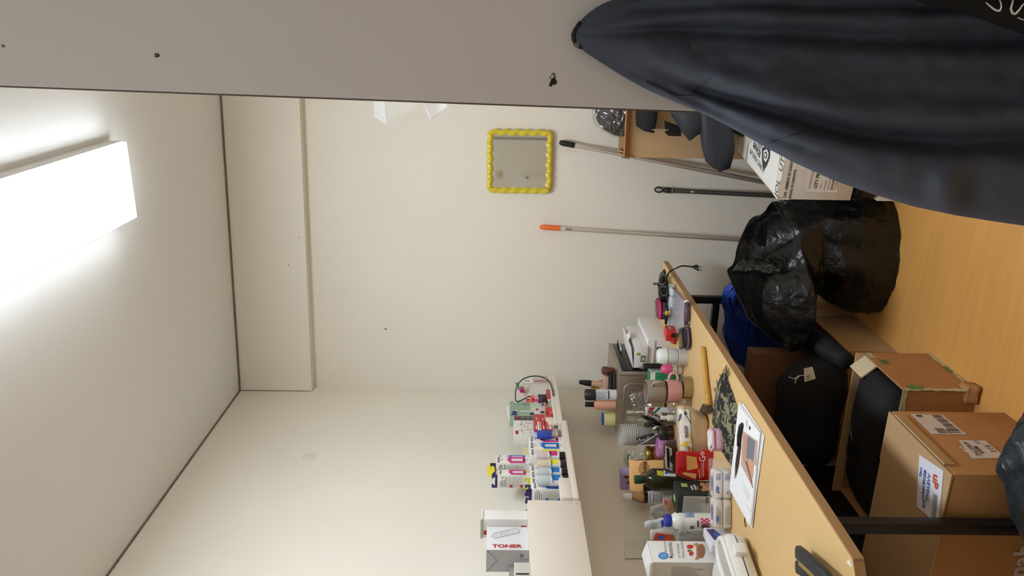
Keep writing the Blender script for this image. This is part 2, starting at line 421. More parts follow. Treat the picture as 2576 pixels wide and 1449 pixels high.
box('front_panel', WSHELF, t, 0.1972, 0.213, 0, 0.757, 0, 0.183, 0.001)
for y_, z_ in ((0.742, 0.03), (0.742, 0.012), (0.735, 0.008)):
    box('screw', mat((196, 186, 172), 0.5), t, 0.2131, 0.2145, y_, y_+0.004, z_, z_+0.005)
# ------------------------------------------------------------------ wavy mirror
c4 = [onback(1233, 332, 0.012), onback(1384, 334, 0.012), onback(1380, 480, 0.012), onback(1232, 478, 0.012)]
mc = sum(c4, V())/4
t = thing('mirror', 'square wall mirror with wavy yellow frame', 'mirror', mc)
fx = ((c4[0]-c4[3])+(c4[1]-c4[2])).normalized(); fz = BN.cross(fx).normalized()
if fz.z < 0: fz = -fz
hw = (c4[0]-c4[3]).length/2; hh = (c4[0]-c4[1]).length/2
def mpt(u, v_, o=0): return fx*u+fz*v_-BN*o
YFR = mat((222, 200, 52), 0.22, coat=0.6)
MB().add([mpt(-hw, -hh), mpt(hw, -hh), mpt(hw, hh), mpt(-hw, hh), mpt(-hw, -hh, -0.008), mpt(hw, -hh, -0.008), mpt(hw, hh, -0.008), mpt(-hw, hh, -0.008)],
         [(0, 1, 2, 3), (7, 6, 5, 4), (0, 4, 5, 1), (1, 5, 6, 2), (2, 6, 7, 3), (3, 7, 4, 0)]).build('glass', mat((240, 243, 238), 0.02, metal=1), t)
pts = []; rr = []
def side(a, b, n=40, waves=5, sgn=1):
    nrm = V((-(b[1]-a[1]), b[0]-a[0])).normalized()
    for i in range(n):
        k = i/n; o = 0.0028*math.sin(2*math.pi*waves*k)
        pts.append(mpt(a[0]+(b[0]-a[0])*k+nrm.x*o, a[1]+(b[1]-a[1])*k+nrm.y*o, 0.005+0.001*math.cos(2*math.pi*waves*k)))
        rr.append(0.0138+0.0009*math.sin(2*math.pi*waves*k+0.6))
cs = [(-hw, -hh), (hw, -hh), (hw, hh), (-hw, hh)]
r_ = 0.016
for i in range(4):
    a = V(cs[i]); b = V(cs[(i+1) % 4]); d = (b-a).normalized()
    side(a+d*r_, b-d*r_)
    e_ = V(cs[(i+2) % 4]); d2 = (e_-b).normalized()
    for q in (0.0, 0.33, 0.66):
        p0, p1, p2 = b-d*r_, b, b+d2*r_
        pp = p0*(1-q)**2+p1*2*q*(1-q)+p2*q*q
        pts.append(mpt(pp.x, pp.y, 0.006)); rr.append(0.0135)
MB().tube(pts, rr, 12, closed=True).build('frame', YFR, t, smooth=True)
# ------------------------------------------------------------------ poles leaning on the end wall
def pole(name, label, top, low, rpx, grip_px, gripm, polem, floor_off, extra=None, head=True):
    a = onback(top[0], top[1], 0.025); z2 = 0.03
    b_ = onback(low[0], low[1], 0.12)
    d = (b_-a).normalized(); foot = a+d*((z2-a.z)/d.z)
    r = rpx*mpp(a)
    t = thing(name, label, 'broom', (foot.x, foot.y, 0))
    o = V((foot.x, foot.y, 0)); L = (foot-a).length; g = grip_px*mpp(a)
    MB().tube([a+d*g-o, foot-o], r, 14).build('pole', polem, t, smooth='auto')
    MB().tube([a-o, a+d*0.004-o, a+d*0.02-o, a+d*(g*0.85)-o, a+d*g-o], [r*0.55, r*0.95, r*1.25, r*1.2, r*1.12], 14).build('grip', gripm, t, smooth='auto')
    if extra: extra(t, a-o, d, r)
    if not head: return t
    hb = MB().box(-0.07, 0.07, -0.03, 0.03, 0.0, 0.05)
    hb.build('broom_head', mat((70, 72, 78), 0.6), t, bevel=0.006)
    MB().lathe([(r*1.6, 0.05), (r*1.5, 0.10)], 14).build('socket', gripm, t, smooth='auto')
    return t
CHP = mat((216, 210, 202), 0.25, metal=0.8)
def tele(t, a, d, r):
    s = 175*0.00172
    MB().tube([a+d*s, a+d*(s+0.04)], r*1.35, 14).build('clamp', mat((150, 132, 96), 0.5), t, smooth='auto')
pole('mop', 'silver telescopic mop pole with black grip leaning beside the cardboard box', (1407, 358), (1905, 455), 6.0, 40, BLACK, CHP, 0, tele, False)
DGR = mat((86, 84, 80), 0.4, metal=0.4)
def loop(t, a, d, r):
    MB().tube([a-d*0.02+BD*(0.012*math.sin(k*math.pi/8))+d*(-0.018*math.cos(k*math.pi/8)) for k in range(16)], 0.004, 8, closed=True).build('hanging_loop', BLACK, t, smooth=True)
    MB().tube([a+d*0.04, a+d*0.046], r*1.32, 12).build('ring', GREYI, t, smooth='auto')
    poly('paint_chip', mat((190, 180, 160), 0.6), t, (a+d*0.135-BN*(r+0.001), V(BD), -V(d)), ell(0, 0, 0.005, 0.008, 8))
pole('broom', 'dark grey broom pole with a hanging loop, standing behind the white carton', (1668, 478), (1940, 492), 6.0, 26, BLACK, DGR, 0, loop)
def sticker(t, a, d, r):
    MB().tube([a+d*0.088, a+d*0.15], r*1.04, 14).build('price_label', mat((206, 200, 188), 0.4, var=0.1, vs=80), t, smooth='auto')
    barcode(INK, t, (a+d*0.155-BN*(r*1.06)-BD*0.006, V(BD), -V(d)), 0, 0.012, 0, 0.03, 8)
pole('mop', 'silver mop pole with an orange grip leaning alone on the end wall', (1358, 571), (1865, 603), 5.6, 52, mat((240, 118, 50), 0.4), mat((214, 206, 196), 0.35, metal=0.7), 0, sticker)
# ------------------------------------------------------------------ stack on the right, behind the door
def carton(name, label, loc, dx, dy, dz, m, rz=0, cat='box', bevel=0.0015, group=None):
    """box whose near right bottom corner is at loc; returns thing and faces (right, near, top)"""
    t = thing(name, label, cat, loc, rz, group)
    box('body', m, t, -dx, 0, 0, dy, 0, dz, bevel)
    FX = (V((0, 0, 0)), V((0, 1, 0)), U0); FY = (V((-dx, 0, 0)), V((1, 0, 0)), U0); FT = (V((-dx, 0, dz)), V((1, 0, 0)), V((0, 1, 0)))
    return t, FX, FY, FT
WB = mat((214, 208, 196), 0.6, var=0.03, vs=9)
wa = math.radians(-9.5)
wl0 = onz(2285, 507, 0)
def off(p, rz, x, y, z): return V(p)+Matrix.Rotation(rz, 3, 'Z') @ V((x, y, z))
tb, *_ = carton('carton', 'low white carton on the floor under the black plastic parcel', off((wl0.x, wl0.y, 0), wa, 0.40, 0, 0), 0.40, 0.45, 0.118, WB, wa)
pr = thing('parcel', 'black plastic wrapped parcel between the two white cartons', 'parcel', off((wl0.x, wl0.y, 0.119), wa, 0.005, 0, 0), wa)
MB().box(0.0, 0.39, -0.01, 0.4, 0.003, 0.088).build('wrap', BAG, pr, smooth=True, sub=6, disp=(0.006, 14, 3), bevel=0.02)
wt0 = V((wl0.x, wl0.y, 0.215)); WH = 0.27
tw = thing('carton', 'white taped shipping carton with CITY PRINT label', 'box', wt0, wa)
box('body', WB, tw, 0, 0.42, 0, 0.56, 0, WH, 0.002)
FR = (V((0, 0, 0)), V((1, 0, 0)), U0); FTp = (V((0, 0, WH)), V((1, 0, 0)), V((0, 1, 0)))
TAPE = mat((226, 222, 210), 0.25)
quad('packing_tape', TAPE, tw, FR, -0.001, 0.42, 0.225, WH, 0.0006)
quad('packing_tape', TAPE, tw, FTp, -0.001, 0.42, 0.0, 0.05, 0.0006)
text('TAPE - BIIMMENO DE GARANTIE', 0.0145, tw, FR, 0.006, 0.240, INK, sx=0.72, bold=0.0004)
text('BANDE DE GARANTIE', 0.0125, tw, FR, 0.004, 0.222, INK, sx=0.9, bold=0.0003)
text('JOL', 0.052, tw, FTp, 0.006, 0.004, INK, sx=0.8)
text('UTO', 0.052, tw, FTp, 0.10, 0.004, INK, sx=0.8)
twi = tw.matrix_basis.inverted()
def wfront(x, y):
    """point of the carton front seen at a photo pixel, in front-face coordinates"""
    d = twi.to_3x3() @ ray(x, y); o_ = twi @ CAM; q = o_+d*(-o_.y/d.y); return (q.x, q.z)
def wtop(x, y):
    d = twi.to_3x3() @ ray(x, y); o_ = twi @ CAM; q = o_+d*((WH-o_.z)/d.z); return (q.x, q.y)
poly('address_label', mat((226, 222, 214), 0.6), tw, FR, [wfront(*q) for q in ((2026, 481), (2106, 484), (2106, 405), (2030, 400))], 0.001)
def wtext(s_, x, y, size, m, bold=0, sx=1): q = wfront(x, y); text(s_, size, tw, FR, q[0], q[1], m, 0.002, sx, bold=bold)
wtext('LIVARDAS p', 2038, 474, 0.0125, GREYI); wtext('CITY PRINT', 2054, 474, 0.0165, INK, 0.0005); wtext('ΕΛΛΑΜΙΝΑ', 2094, 477, 0.0125, INK, 0.0004)
rects('small_print', GREYI, tw, FR, [(*sorted((wfront(x, y0)[0], wfront(x, y1)[0])), wfront(x, y0)[1], wfront(x, y0)[1]+0.002) for x, y0, y1 in ((2043, 432, 415), (2064, 475, 462), (2073, 478, 452), (2082, 478, 440), (2100, 478, 450))], 0.002)
poly('delivery_sheet', WHITE, tw, FTp, [wtop(*q) for q in ((1882, 408), (1951, 489), (1962, 390), (1906, 340), (1884, 365))], 0.0012)
DKI = mat((60, 62, 66), 0.6)
poly('printed_emblem', DKI, tw, FTp, [wtop(*q) for q in ((1918, 372), (1930, 366), (1939, 378), (1938, 396), (1931, 415), (1922, 430), (1918, 405))], 0.002)
poly('printed_emblem', WHITE, tw, FTp, [wtop(*q) for q in ((1922, 380), (1930, 375), (1935, 384), (1934, 396), (1928, 408), (1923, 402))], 0.0026)
poly('printed_emblem', DKI, tw, FTp, [wtop(1928+4*math.cos(k), 390+9*math.sin(k)) for k in [2*math.pi*i/16 for i in range(16)]], 0.0032)
poly('printed_emblem', WHITE, tw, FTp, [wtop(1928+2.2*math.cos(k), 390+5*math.sin(k)) for k in [2*math.pi*i/16 for i in range(16)]], 0.0038)
def ttext(s_, p0, p1, size, bold=0):
    """writing on the carton top from photo pixel p0 towards p1"""
    a_, b_ = V(wtop(*p0)), V(wtop(*p1)); e_ = (b_-a_).normalized()
    text(s_, size, tw, (V((a_.x, a_.y, WH)), V((e_.x, e_.y, 0)), V((-e_.y, e_.x, 0))), 0, 0, INK, 0.002, 0.75, bold=bold)
ttext('ΚΑΤΕΡΙΝΑ ΣΙΑΜΕΤΗ', (1887, 384), (1912, 422), 0.028); ttext('SERVICES', (1895, 368), (1909, 392), 0.034, 0.001); ttext('ΤΑΧΥ', (1905, 362), (1914, 378), 0.03, 0.001)
MB().tube([(*wtop(1884, 362), WH+0.0018), (*wtop(1877, 406), WH+0.0018)], 0.001, 6).build('fold_line', INK, tw)
# cardboard box further back
cb0 = onback(1850, 388, 0.20); cz = 0.40; ch = hz(cb0, 1562)-cz
ca = math.radians(5)
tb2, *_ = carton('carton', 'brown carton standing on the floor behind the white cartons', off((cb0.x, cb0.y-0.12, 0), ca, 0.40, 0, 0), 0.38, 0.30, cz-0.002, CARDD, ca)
tc = thing('cardboard_box', 'tall open brown cardboard box against the end wall behind the door', 'box', (cb0.x, cb0.y-0.14, cz), ca)
th = 0.006
cm = MB(); W_, D_ = 0.44, 0.23
for a in ((0, W_, 0, th), (0, W_, D_-th, D_), (0, th, th, D_-th), (W_-th, W_, th, D_-th)): cm.box(a[0], a[1], a[2], a[3], 0, ch)
cm.box(th, W_-th, th, D_-th, 0, th)
cm.build('body', CARD2, tc)
MB().box(-0.004, 0.002, 0, D_, 0, 0.055, Matrix.Translation((0, 0, ch-0.05)) @ Matrix.Rotation(0.35, 4, 'Y')).build('flap', CARD2, tc)
MB().box(0.0, W_, -0.003, 0.003, 0, 0.04, Matrix.Translation((0, -0.004, ch-0.012)) @ Matrix.Rotation(0.9, 4, 'X')).build('flap', CARD, tc)
MB().box(0.008, W_-0.01, 0.008, D_-0.01, 0.1, ch-0.05).build('packing_paper', CARD2, tc)
# clear plastic wrapped garment on top and dark garments
YC = cb0.y-0.14
o = MB().loft(blob([(1648, 342, 250), (1640, 348, 240), (1615, 346, 235), (1580, 344, 232), (1545, 340, 235), (1518, 325, 240), (1503, 305, 255), (1500, 290, 265)], YC+0.14, 0.6)).build('garment', CLOTHB, None, smooth=True, disp=(0.012, 9, 2))
tag(o, 'black folded garment in clear plastic on the tall cardboard box', 'clothes')
o2 = MB().loft(blob([(1655, 347, 244), (1640, 353, 232), (1612, 351, 228), (1580, 349, 225), (1545, 345, 228), (1514, 329, 232), (1497, 308, 250), (1493, 292, 262)], YC+0.14, 0.68, n=40)).build('plastic_cover', clear_film(0.16, 0.12, 1.0, 14), o, smooth=True, disp=(0.012, 16, 5))
o2.location = o2.location-o.location
o = MB().loft(blob([(1640, 300, 240, YC-0.02), (1650, 318, 235, YC-0.02), (1645, 335, 235, YC-0.03), (1620, 330, 240, YC-0.02), (1600, 318, 245, YC)], YC, 0.35)).build('garment', CLOTHB, None, smooth=True, disp=(0.008, 14, 4))
tag(o, 'black cloth fold hanging over the rim of the tall cardboard box', 'clothes')
hang = thing('garment', 'dark grey padded garment hanging in front of the tall cardboard box', 'clothes', ony(1830, 350, YC-0.13))
HL = hang.location
def rel(rings, o): return [[q-o for q in r] for r in rings]
SLV = mat((46, 49, 56), 0.6, bump=0.15, bs=120)
YH = YC-0.09
MB().loft(rel(blob([(1690, 288, 250), (1698, 300, 230), (1715, 335, 225), (1735, 352, 225), (1755, 338, 225), (1790, 330, 225), (1830, 330, 220), (1870, 350, 220), (1885, 345, 230)], YH, 0.5), HL)).build('body', SLV, hang, smooth=True, disp=(0.012, 11, 6))
MB().loft(rel(blob([(1762, 330, 250, YH-0.03), (1768, 375, 250, YH-0.03), (1776, 405, 250, YH-0.03), (1795, 424, 255, YH-0.03), (1812, 431, 262, YH-0.03), (1832, 424, 262, YH-0.03), (1839, 400, 270, YH-0.03), (1840, 380, 280, YH-0.03)], YH-0.03, 0.3), HL)).build('sleeve', SLV, hang, smooth=True, disp=(0.010, 10, 8))
tg = [ony(x, y, YC-0.045) for x, y in ((1671, 303), (1712, 318), (1714, 343), (1682, 342), (1674, 335))]
o = MB().add(tg+[q+V((0, 0.0015, 0)) for q in tg], [(4, 3, 2, 1, 0), (5, 6, 7, 8, 9), (0, 1, 6, 5), (1, 2, 7, 6), (2, 3, 8, 7), (3, 4, 9, 8), (4, 0, 5, 9)]).build('hang_tag', BLACK, None)
tag(o, 'black paper hang tag on a string in front of the cardboard box', 'tag')
st = MB().tube([ony(x, y, YC-0.048)-o.location for x, y in ((1682, 327), (1665, 325), (1640, 326))], 0.0012, 6)
st.tube([ony(x, y, YC-0.05)-o.location for x, y in ((1682, 327), (1664, 329), (1640, 327))], 0.0012, 6)
st.build('string', mat((190, 180, 150), 0.7), o)
# ------------------------------------------------------------------ hanging clear bag behind the door edge
YP = YD+0.10
t = thing('plastic_bag', 'glossy white clear plastic bag poking out past the upper door edge', 'plastic bag', ony(1110, 230, YP))
BL = t.location
def sheet(pxs, Y, amp, m, name, nn=10, seed=0):
    """patch from 4 px corners, crumpled"""
    a, b_, c_, d_ = [ony(x, y, Y) for x, y in pxs]; rows = []
    for i in range(nn+1):
        u = i/nn; row = []
        for j in range(nn+1):
            v_ = j/nn; p = (a*(1-u)+b_*u)*(1-v_)+(d_*(1-u)+c_*u)*v_
            q = p*30+V((seed, 0, seed))
            row.append(p+V((0.2, 1, 0.2))*amp*noise.noise(q)-BL)
        rows.append(row)
    return MB().grid(rows).build(name, m, t, smooth=True, solid=0.0006)
def thin_film(tr, op):
    m = bpy.data.materials.new('thin_film'); m.use_nodes = True; nt = m.node_tree; nt.nodes.remove(nt.nodes['Principled BSDF'])
    out = nt.nodes['Material Output']; a = nt.nodes.new('ShaderNodeBsdfTranslucent'); b = nt.nodes.new('ShaderNodeBsdfTransparent'); g = nt.nodes.new('ShaderNodeBsdfDiffuse')
    a.inputs[0].default_value = (0.95, 0.96, 0.95, 1); g.inputs[0].default_value = (0.9, 0.91, 0.9, 1)
    m1 = nt.nodes.new('ShaderNodeMixShader'); m2 = nt.nodes.new('ShaderNodeMixShader'); m1.inputs[0].default_value = 1-tr; m2.inputs[0].default_value = op
    nt.links.new(a.outputs[0], m1.inputs[1]); nt.links.new(g.outputs[0], m1.inputs[2]); nt.links.new(b.outputs[0], m2.inputs[1]); nt.links.new(m1.outputs[0], m2.inputs[2]); nt.links.new(m2.outputs[0], out.inputs[0])
    return m
PLW = thin_film(0.75, 0.92)
sheet([(938, 200), (962, 200), (976, 316), (942, 295)], YP, 0.004, PLW, 'film', seed=1)
sheet([(960, 200), (1050, 200), (1052, 272), (974, 310)], YP+0.004, 0.006, thin_film(0.6, 0.22), 'film', seed=2)
sheet([(1035, 200), (1126, 200), (1124, 268), (1082, 300)], YP-0.004, 0.010, thin_film(0.75, 0.75), 'film', seed=3)
MB().tube([ony(1000, 200, YP)-BL, ony(1000, 140, YP-0.03)-BL, V((ony(1000, 110, YD+0.04).x-BL.x, YD+0.041-BL.y, ony(1000, 110, YD).z-BL.z))], 0.002, 6).build('string', WHITE, t)
# ------------------------------------------------------------------ jacket on the open door
def interp(tab, x):
    if x <= tab[0][0]: return tab[0][1]
    for (a, ya), (b_, yb) in zip(tab, tab[1:]):
        if x <= b_: return ya+(yb-ya)*(x-a)/(b_-a)
    return tab[-1][1]
def smoothi(tab, x, w_=25): return (interp(tab, x-w_)+interp(tab, x)*2+interp(tab, x+w_))/4
JL = [(1441, 98), (1448, 110), (1470, 130), (1500, 150), (1560, 188), (1620, 222), (1700, 257), (1780, 291), (1850, 327), (1930, 373), (2000, 410), (2100, 455), (2200, 490), (2300, 520), (2400, 541), (2500, 557), (2576, 568), (2800, 590), (3100, 600)]
JR = [(1441, 84), (1448, 70), (1460, 52), (1480, 32), (1510, 12), (1545, -2), (1620, -30), (1750, -80), (1950, -130), (2200, -165), (2576, -185), (3100, -200)]
CRA = [(1560, 150), (1620, 168), (1750, 222), (1900, 265), (2050, 306), (2200, 342), (2400, 352), (2576, 345), (3100, 340)]
CRB = [(1441, 92), (1470, 86), (1700, 76), (2000, 86), (2250, 98), (2576, 95), (3100, 95)]
CRC = [(1441, 100), (1560, 172), (1650, 205), (1700, 232), (1900, 330), (2100, 400), (2300, 440), (2576, 455), (3100, 470)]
CRD = [(1441, 80), (1600, 20), (1900, 10), (2576, 20), (3100, 20)]
def bump(y, c, w_): return math.exp(-((y-c)/w_)**2)
def jdepth(x, y, t):
    s = max(0.0, min(1.0, (x-1441)/500.0))
    T = 0.012+0.085*s**0.7
    e_ = (max(0.0, 1-abs(2*t-1)**2.6))**0.5
    d = T*e_
    g = min(1, (x-1441)/260.0); g = max(0, g)
    d -= 0.030*g*bump(y, smoothi(CRA, x), 16+0.016*(x-1441))*min(1, max(0, (x-1560)/200))
    d += 0.020*g*bump(y, smoothi(CRA, x)-45, 45)
    d += 0.018*g*bump(y, smoothi(CRA, x)+75, 60)
    d -= 0.020*g*bump(y, smoothi(CRB, x), 12+0.02*(x-1441))
    d -= 0.012*g*bump(y, smoothi(CRC, x), 14)*(1 if x < 2000 else max(0, 1-(x-2000)/200))
    d -= 0.012*g*bump(y, smoothi(CRD, x), 16)
    d += 0.006*g*noise.noise(V((x*0.006, y*0.02, 3)))+0.004*g*noise.noise(V((x*0.02, y*0.03, 9)))
    # kink at the elbow
    d += 0.018*bump(x, 2380, 40)*bump(y, 480, 60)-0.018*bump(x, 2450, 35)*bump(y, 470, 50)
    return max(0.006, d)
hang = thing('jacket', 'dark charcoal jacket hanging by its loop on the open door', 'jacket', (ony(2300, 200, YD-0.05).x, YD-0.05, 0.62))
JO = hang.location
rings = []; NX = 60
xs = [1441, 1444, 1448, 1453, 1460, 1470, 1482]+[1500+i*16.5 for i in range(96)]
for x in xs:
    yl, yr = smoothi(JL, x, 8), smoothi(JR, x, 8); front = []; backr = []
    for j in range(NX+1):
        t_ = j/NX; y = yl+(yr-yl)*t_
        front.append(ony(x, y, YD-0.008-jdepth(x, y, t_))-JO)
    for j in range(NX, -1, -6):
        t_ = j/NX; y = yl+(yr-yl)*t_
        backr.append(ony(x, y, YD-0.005)-JO)
    rings.append(front+backr)
MB().loft(rings).build('shell', JACK, hang, smooth=True)
def onj(x, y, lift=0.003):
    yl, yr = smoothi(JL, x, 8), smoothi(JR, x, 8)
    return ony(x, y, YD-0.008-jdepth(x, y, (y-yl)/(yr-yl))-lift)-JO
# stitched seams
SEAM = mat((44, 46, 56), 0.85)
for k, path in enumerate(([(1700, 75), (1712, 85), (1735, 112), (1730, 125)], [(1625, 205), (1700, 240), (1740, 240), (1760, 215), (1790, 195)], [(2030, 330), (1960, 350), (1930, 362)])):
    pp = []
    for (a, b_), (c_, d_) in zip(path, path[1:]):
        for i in range(8): pp.append(onj(a+(c_-a)*i/8, b_+(d_-b_)*i/8, 0.0005))
    MB().tube(pp, 0.0006, 5).build('seam', SEAM, hang)
lp = [onj(x, y, 0.001) for x, y in ((1462, 118), (1450, 110), (1444, 98), (1443, 88), (1448, 76), (1462, 56))]
MB().tube(lp, 0.003, 8).build('hanger_loop', BLACK, hang, smooth=True)
# second garment with white print, nearer
sh = thing('shirt', 'black shirt with white line print hanging over the jacket', 'shirt', (ony(2600, -60, YD-0.14).x, YD-0.14, 0.6)); SO = sh.location
SHB = mat((12, 12, 13), 0.9, bump=0.1, bs=400)
def sdep(x, y, t_): return 0.012+(0.045*(max(0, 1-abs(2*t_-1)**2.5))**0.5+0.006*math.sin(y*0.05+x*0.01))*min(1, max(0, (x-1560)/500))
SR = [(1560, -22), (1700, -62), (1900, -85), (2100, -72), (2220, -32), (2290, 0), (2350, 14), (2420, 32), (2500, 60), (2576, 86), (2700, 110), (3000, 130)]
rings = []
SRR = [(1560, -30), (1700, -110), (1900, -170), (2200, -215), (2400, -230), (3000, -235)]
def sback(x): return 0.03+0.075*min(1, max(0, (x-1560)/400))
for x in [1562+i*24 for i in range(60)]:
    yl = smoothi(SR, x, 8); yr = smoothi(SRR, x, 8); ring = []
    for j in range(25):
        t_ = j/24; y = yl+(yr-yl)*t_
        ring.append(ony(x, y, YD-sback(x)-sdep(x, y, t_))-SO)
    for j in range(24, -1, -4): ring.append(ony(x, yl+(yr-yl)*j/24, YD-sback(x)-0.001)-SO)
    rings.append(ring)
MB().loft(rings).build('cloth', SHB, sh, smooth=True)
def ons(x, y):
    yl = smoothi(SR, x, 8); t_ = (y-yl)/(smoothi(SRR, x, 8)-yl)
    return ony(x, y, YD-sback(x)-sdep(x, y, t_)-0.0035)-SO
for path, r in (([(2480, 6), (2488, 13), (2499, 22), (2508, 27), (2515, 27), (2519, 18), (2518, 8), (2513, -4)], 2.2), ([(2550, -6), (2546, 10), (2543, 22), (2547, 33), (2554, 35), (2563, 26), (2572, 13), (2584, 2)], 2.6), ([(2560, 44), (2570, 48), (2582, 52)], 1.5), ([(2588, 60), (2604, 40), (2620, 20), (2622, 0)], 2.6)):
    pp = []
    for i in range(len(path)-1):
        for k in range(5):
            q = k/5; pp.append(ons(path[i][0]*(1-q)+path[i+1][0]*q, path[i][1]*(1-q)+path[i+1][1]*q))
    n_ = len(pp)
    MB().tube(pp, [r*mpp(pp[0]+SO)*(0.5+0.7*math.sin(math.pi*(i+0.5)/n_)) for i in range(n_)], 6).build('printed_line', WHITE, sh, smooth=True)
# ------------------------------------------------------------------ black rubbish bag
bg = thing('rubbish_bag', 'big open black rubbish bag with crumpled rim on the floor', 'bag', (-0.80, 2.98, 0)); BO = bg.location
rings = []; NB = 84
YB0 = 2.98
def ringpx(x, yl, yr, Y, k):
    a = ony(x, yl, Y); b_ = ony(x, yr, Y); c = (a+b_)/2; h = (b_-a)/2
    return [c+h*math.copysign(abs(math.cos(q))**0.85, math.cos(q))+V((0, math.copysign(abs(math.sin(q))**0.85, math.sin(q))*h.length*k, 0)) for q in (2*math.pi*i/NB for i in range(NB))]
body = [(2256, 700, 560), (2262, 735, 525), (2254, 758, 500), (2225, 768, 490), (2180, 774, 484), (2120, 770, 484), (2070, 752, 488), (2035, 722, 494)]
for x, yl, yr in body: rings.append(ringpx(x, yl, yr, YB0, 0.85))
for i, r in enumerate(rings[:3]):
    for p in r: p.z = (0.004, 0.006, 0.03)[i]
# mouth: (image x, image y, world y) of the hem and of the drooping collar under it, right side first, then far, left, near
HEM = [((1943, 512, 3.02), (1962, 508, 3.00)), ((1921, 537, 3.14), (1955, 530, 3.10)), ((1886, 554, 3.17), (1940, 560, 3.14)), ((1856, 625, 3.16), (1935, 630, 3.15)), ((1846, 662, 3.12), (1935, 670, 3.12)), ((1832, 691, 3.04), (1938, 700, 3.05)), ((1870, 765, 2.92), (1960, 765, 2.95)), ((1893, 808, 2.86), (1978, 812, 2.86)), ((1975, 876, 2.74), (2004, 868, 2.78)), ((1992, 881, 2.70), (2008, 878, 2.72)), ((1960, 835, 2.72), (2038, 842, 2.68)), ((1930, 800, 2.73), (2050, 806, 2.66)), ((1919, 766, 2.74), (2054, 765, 2.66)), ((1924, 725, 2.75), (2046, 724, 2.68)), ((1940, 697, 2.77), (2034, 690, 2.72)), ((1971, 683, 2.79), (2024, 660, 2.76)), ((1985, 650, 2.80), (2015, 630, 2.78)), ((1997, 611, 2.83), (2012, 600, 2.82)), ((1990, 577, 2.86), (2004, 565, 2.86)), ((1970, 552, 2.92), (1990, 540, 2.92)), ((1955, 525, 2.98), (1974, 518, 2.98))]
def sampled(k):
    P_ = [ony(*h[k]) for h in HEM]; n_ = len(P_); out = []
    for i in range(NB):
        s_ = i/NB*n_; j = int(s_); u = s_-j; p0, p1, p2, p3 = P_[(j-1) % n_], P_[j % n_], P_[(j+1) % n_], P_[(j+2) % n_]
        out.append(0.5*((2*p1)+(-p0+p2)*u+(2*p0-5*p1+4*p2-p3)*u*u+(-p0+3*p1-3*p2+p3)*u**3))
    return out
RIM, DROOP = sampled(0), sampled(1)
base = rings[-1]
rings.append([base[i]*0.55+DROOP[i]*0.45 for i in range(NB)])
rings.append(DROOP)
for k in (0.35, 0.7, 1.0): rings.append([DROOP[i]*(1-k)+RIM[i]*k for i in range(NB)])
def crinkle(p, seed, a1, a2):
    n_ = noise.noise(p*7+V((seed, 0, 0)))*a1
    return n_+a2*(1-abs(noise.noise(p*15+V((0, seed, 0))))*2)
for ri, r in enumerate(rings):
    if ri < 2: continue
    am = 1 if ri < 8 else 0.45
    cc = sum(r, V())/len(r)
    for i in range(NB):
        d = (r[i]-cc).normalized()
        fold = 0.010*math.sin(i*0.75+3*noise.noise(V((i*0.15, ri*0.25, 0))))*(1 if 2 < ri < 8 else 0.3)
        r[i] = r[i]+d*(crinkle(r[i], 3, 0.016, 0.005)*am+fold*0.6)
def densify(rings, n_=3):
    out = []
    for a, b_ in zip(rings, rings[1:]):
        for k in range(n_): out.append([p*(1-k/n_)+q*(k/n_) for p, q in zip(a, b_)])
    out.append(rings[-1]); return out
rings = densify(rings, 4)
for ri, r in enumerate(rings):
    if ri < 8: continue
    cc = sum(r, V())/len(r)
    for i in range(NB):
        d = (r[i]-cc).normalized(); r[i] = r[i]+d*crinkle(r[i]*2.2, 11, 0.006, 0.003)
        for q in r: q.z = max(q.z, 0.003)
MB().loft([[p-BO for p in r] for r in rings], True, False).build('bag', BAG, bg, smooth=True, sub=1, disp=(0.003, 30, 4))
hem = list(rings[-1])
MB().tube([p-BO for p in hem], 0.0022, 6, closed=True).build('hem', BAG, bg, smooth=True)
# inside of the bag
bc = sum(base, V())/NB; lipr = [[p-BO for p in hem]]
for k, dz_ in ((0.04, 0.05), (0.10, 0.12), (0.35, 0.20), (1.0, 0.28)):
    lipr.append([V((hem[i].x+(bc.x+(base[i].x-bc.x)*0.8-hem[i].x)*k, hem[i].y+(bc.y+(base[i].y-bc.y)*0.8-hem[i].y)*k, (max(hem[i].z-dz_, DROOP[i].z+0.014) if k < 0.9 else base[i].z-0.06)))-BO for i in range(NB)])
MB().loft(lipr, False, True).build('lining', BAG, bg, smooth=True)
# piece of the collar folded across the mouth
rows = []
fa, fb, fc, fd = ony(1838, 688, 3.02), ony(1866, 650, 3.00), ony(1972, 664, 2.80), ony(1958, 694, 2.79)
for i in range(13):
    u = i/12; l, r_ = fa.lerp(fd, u), fb.lerp(fc, u)
    rows.append([l.lerp(r_, j/8)+V((0.1, -1, 0.6))*(0.018*math.sin(math.pi*j/8)+0.010*noise.noise(l.lerp(r_, j/8)*28))-BO for j in range(9)])
MB().grid(rows).build('folded_collar', crinkled((18, 19, 20), 0.25, 0.5, 0.35), bg, smooth=True, solid=0.002, sub=1, disp=(0.004, 60, 2))
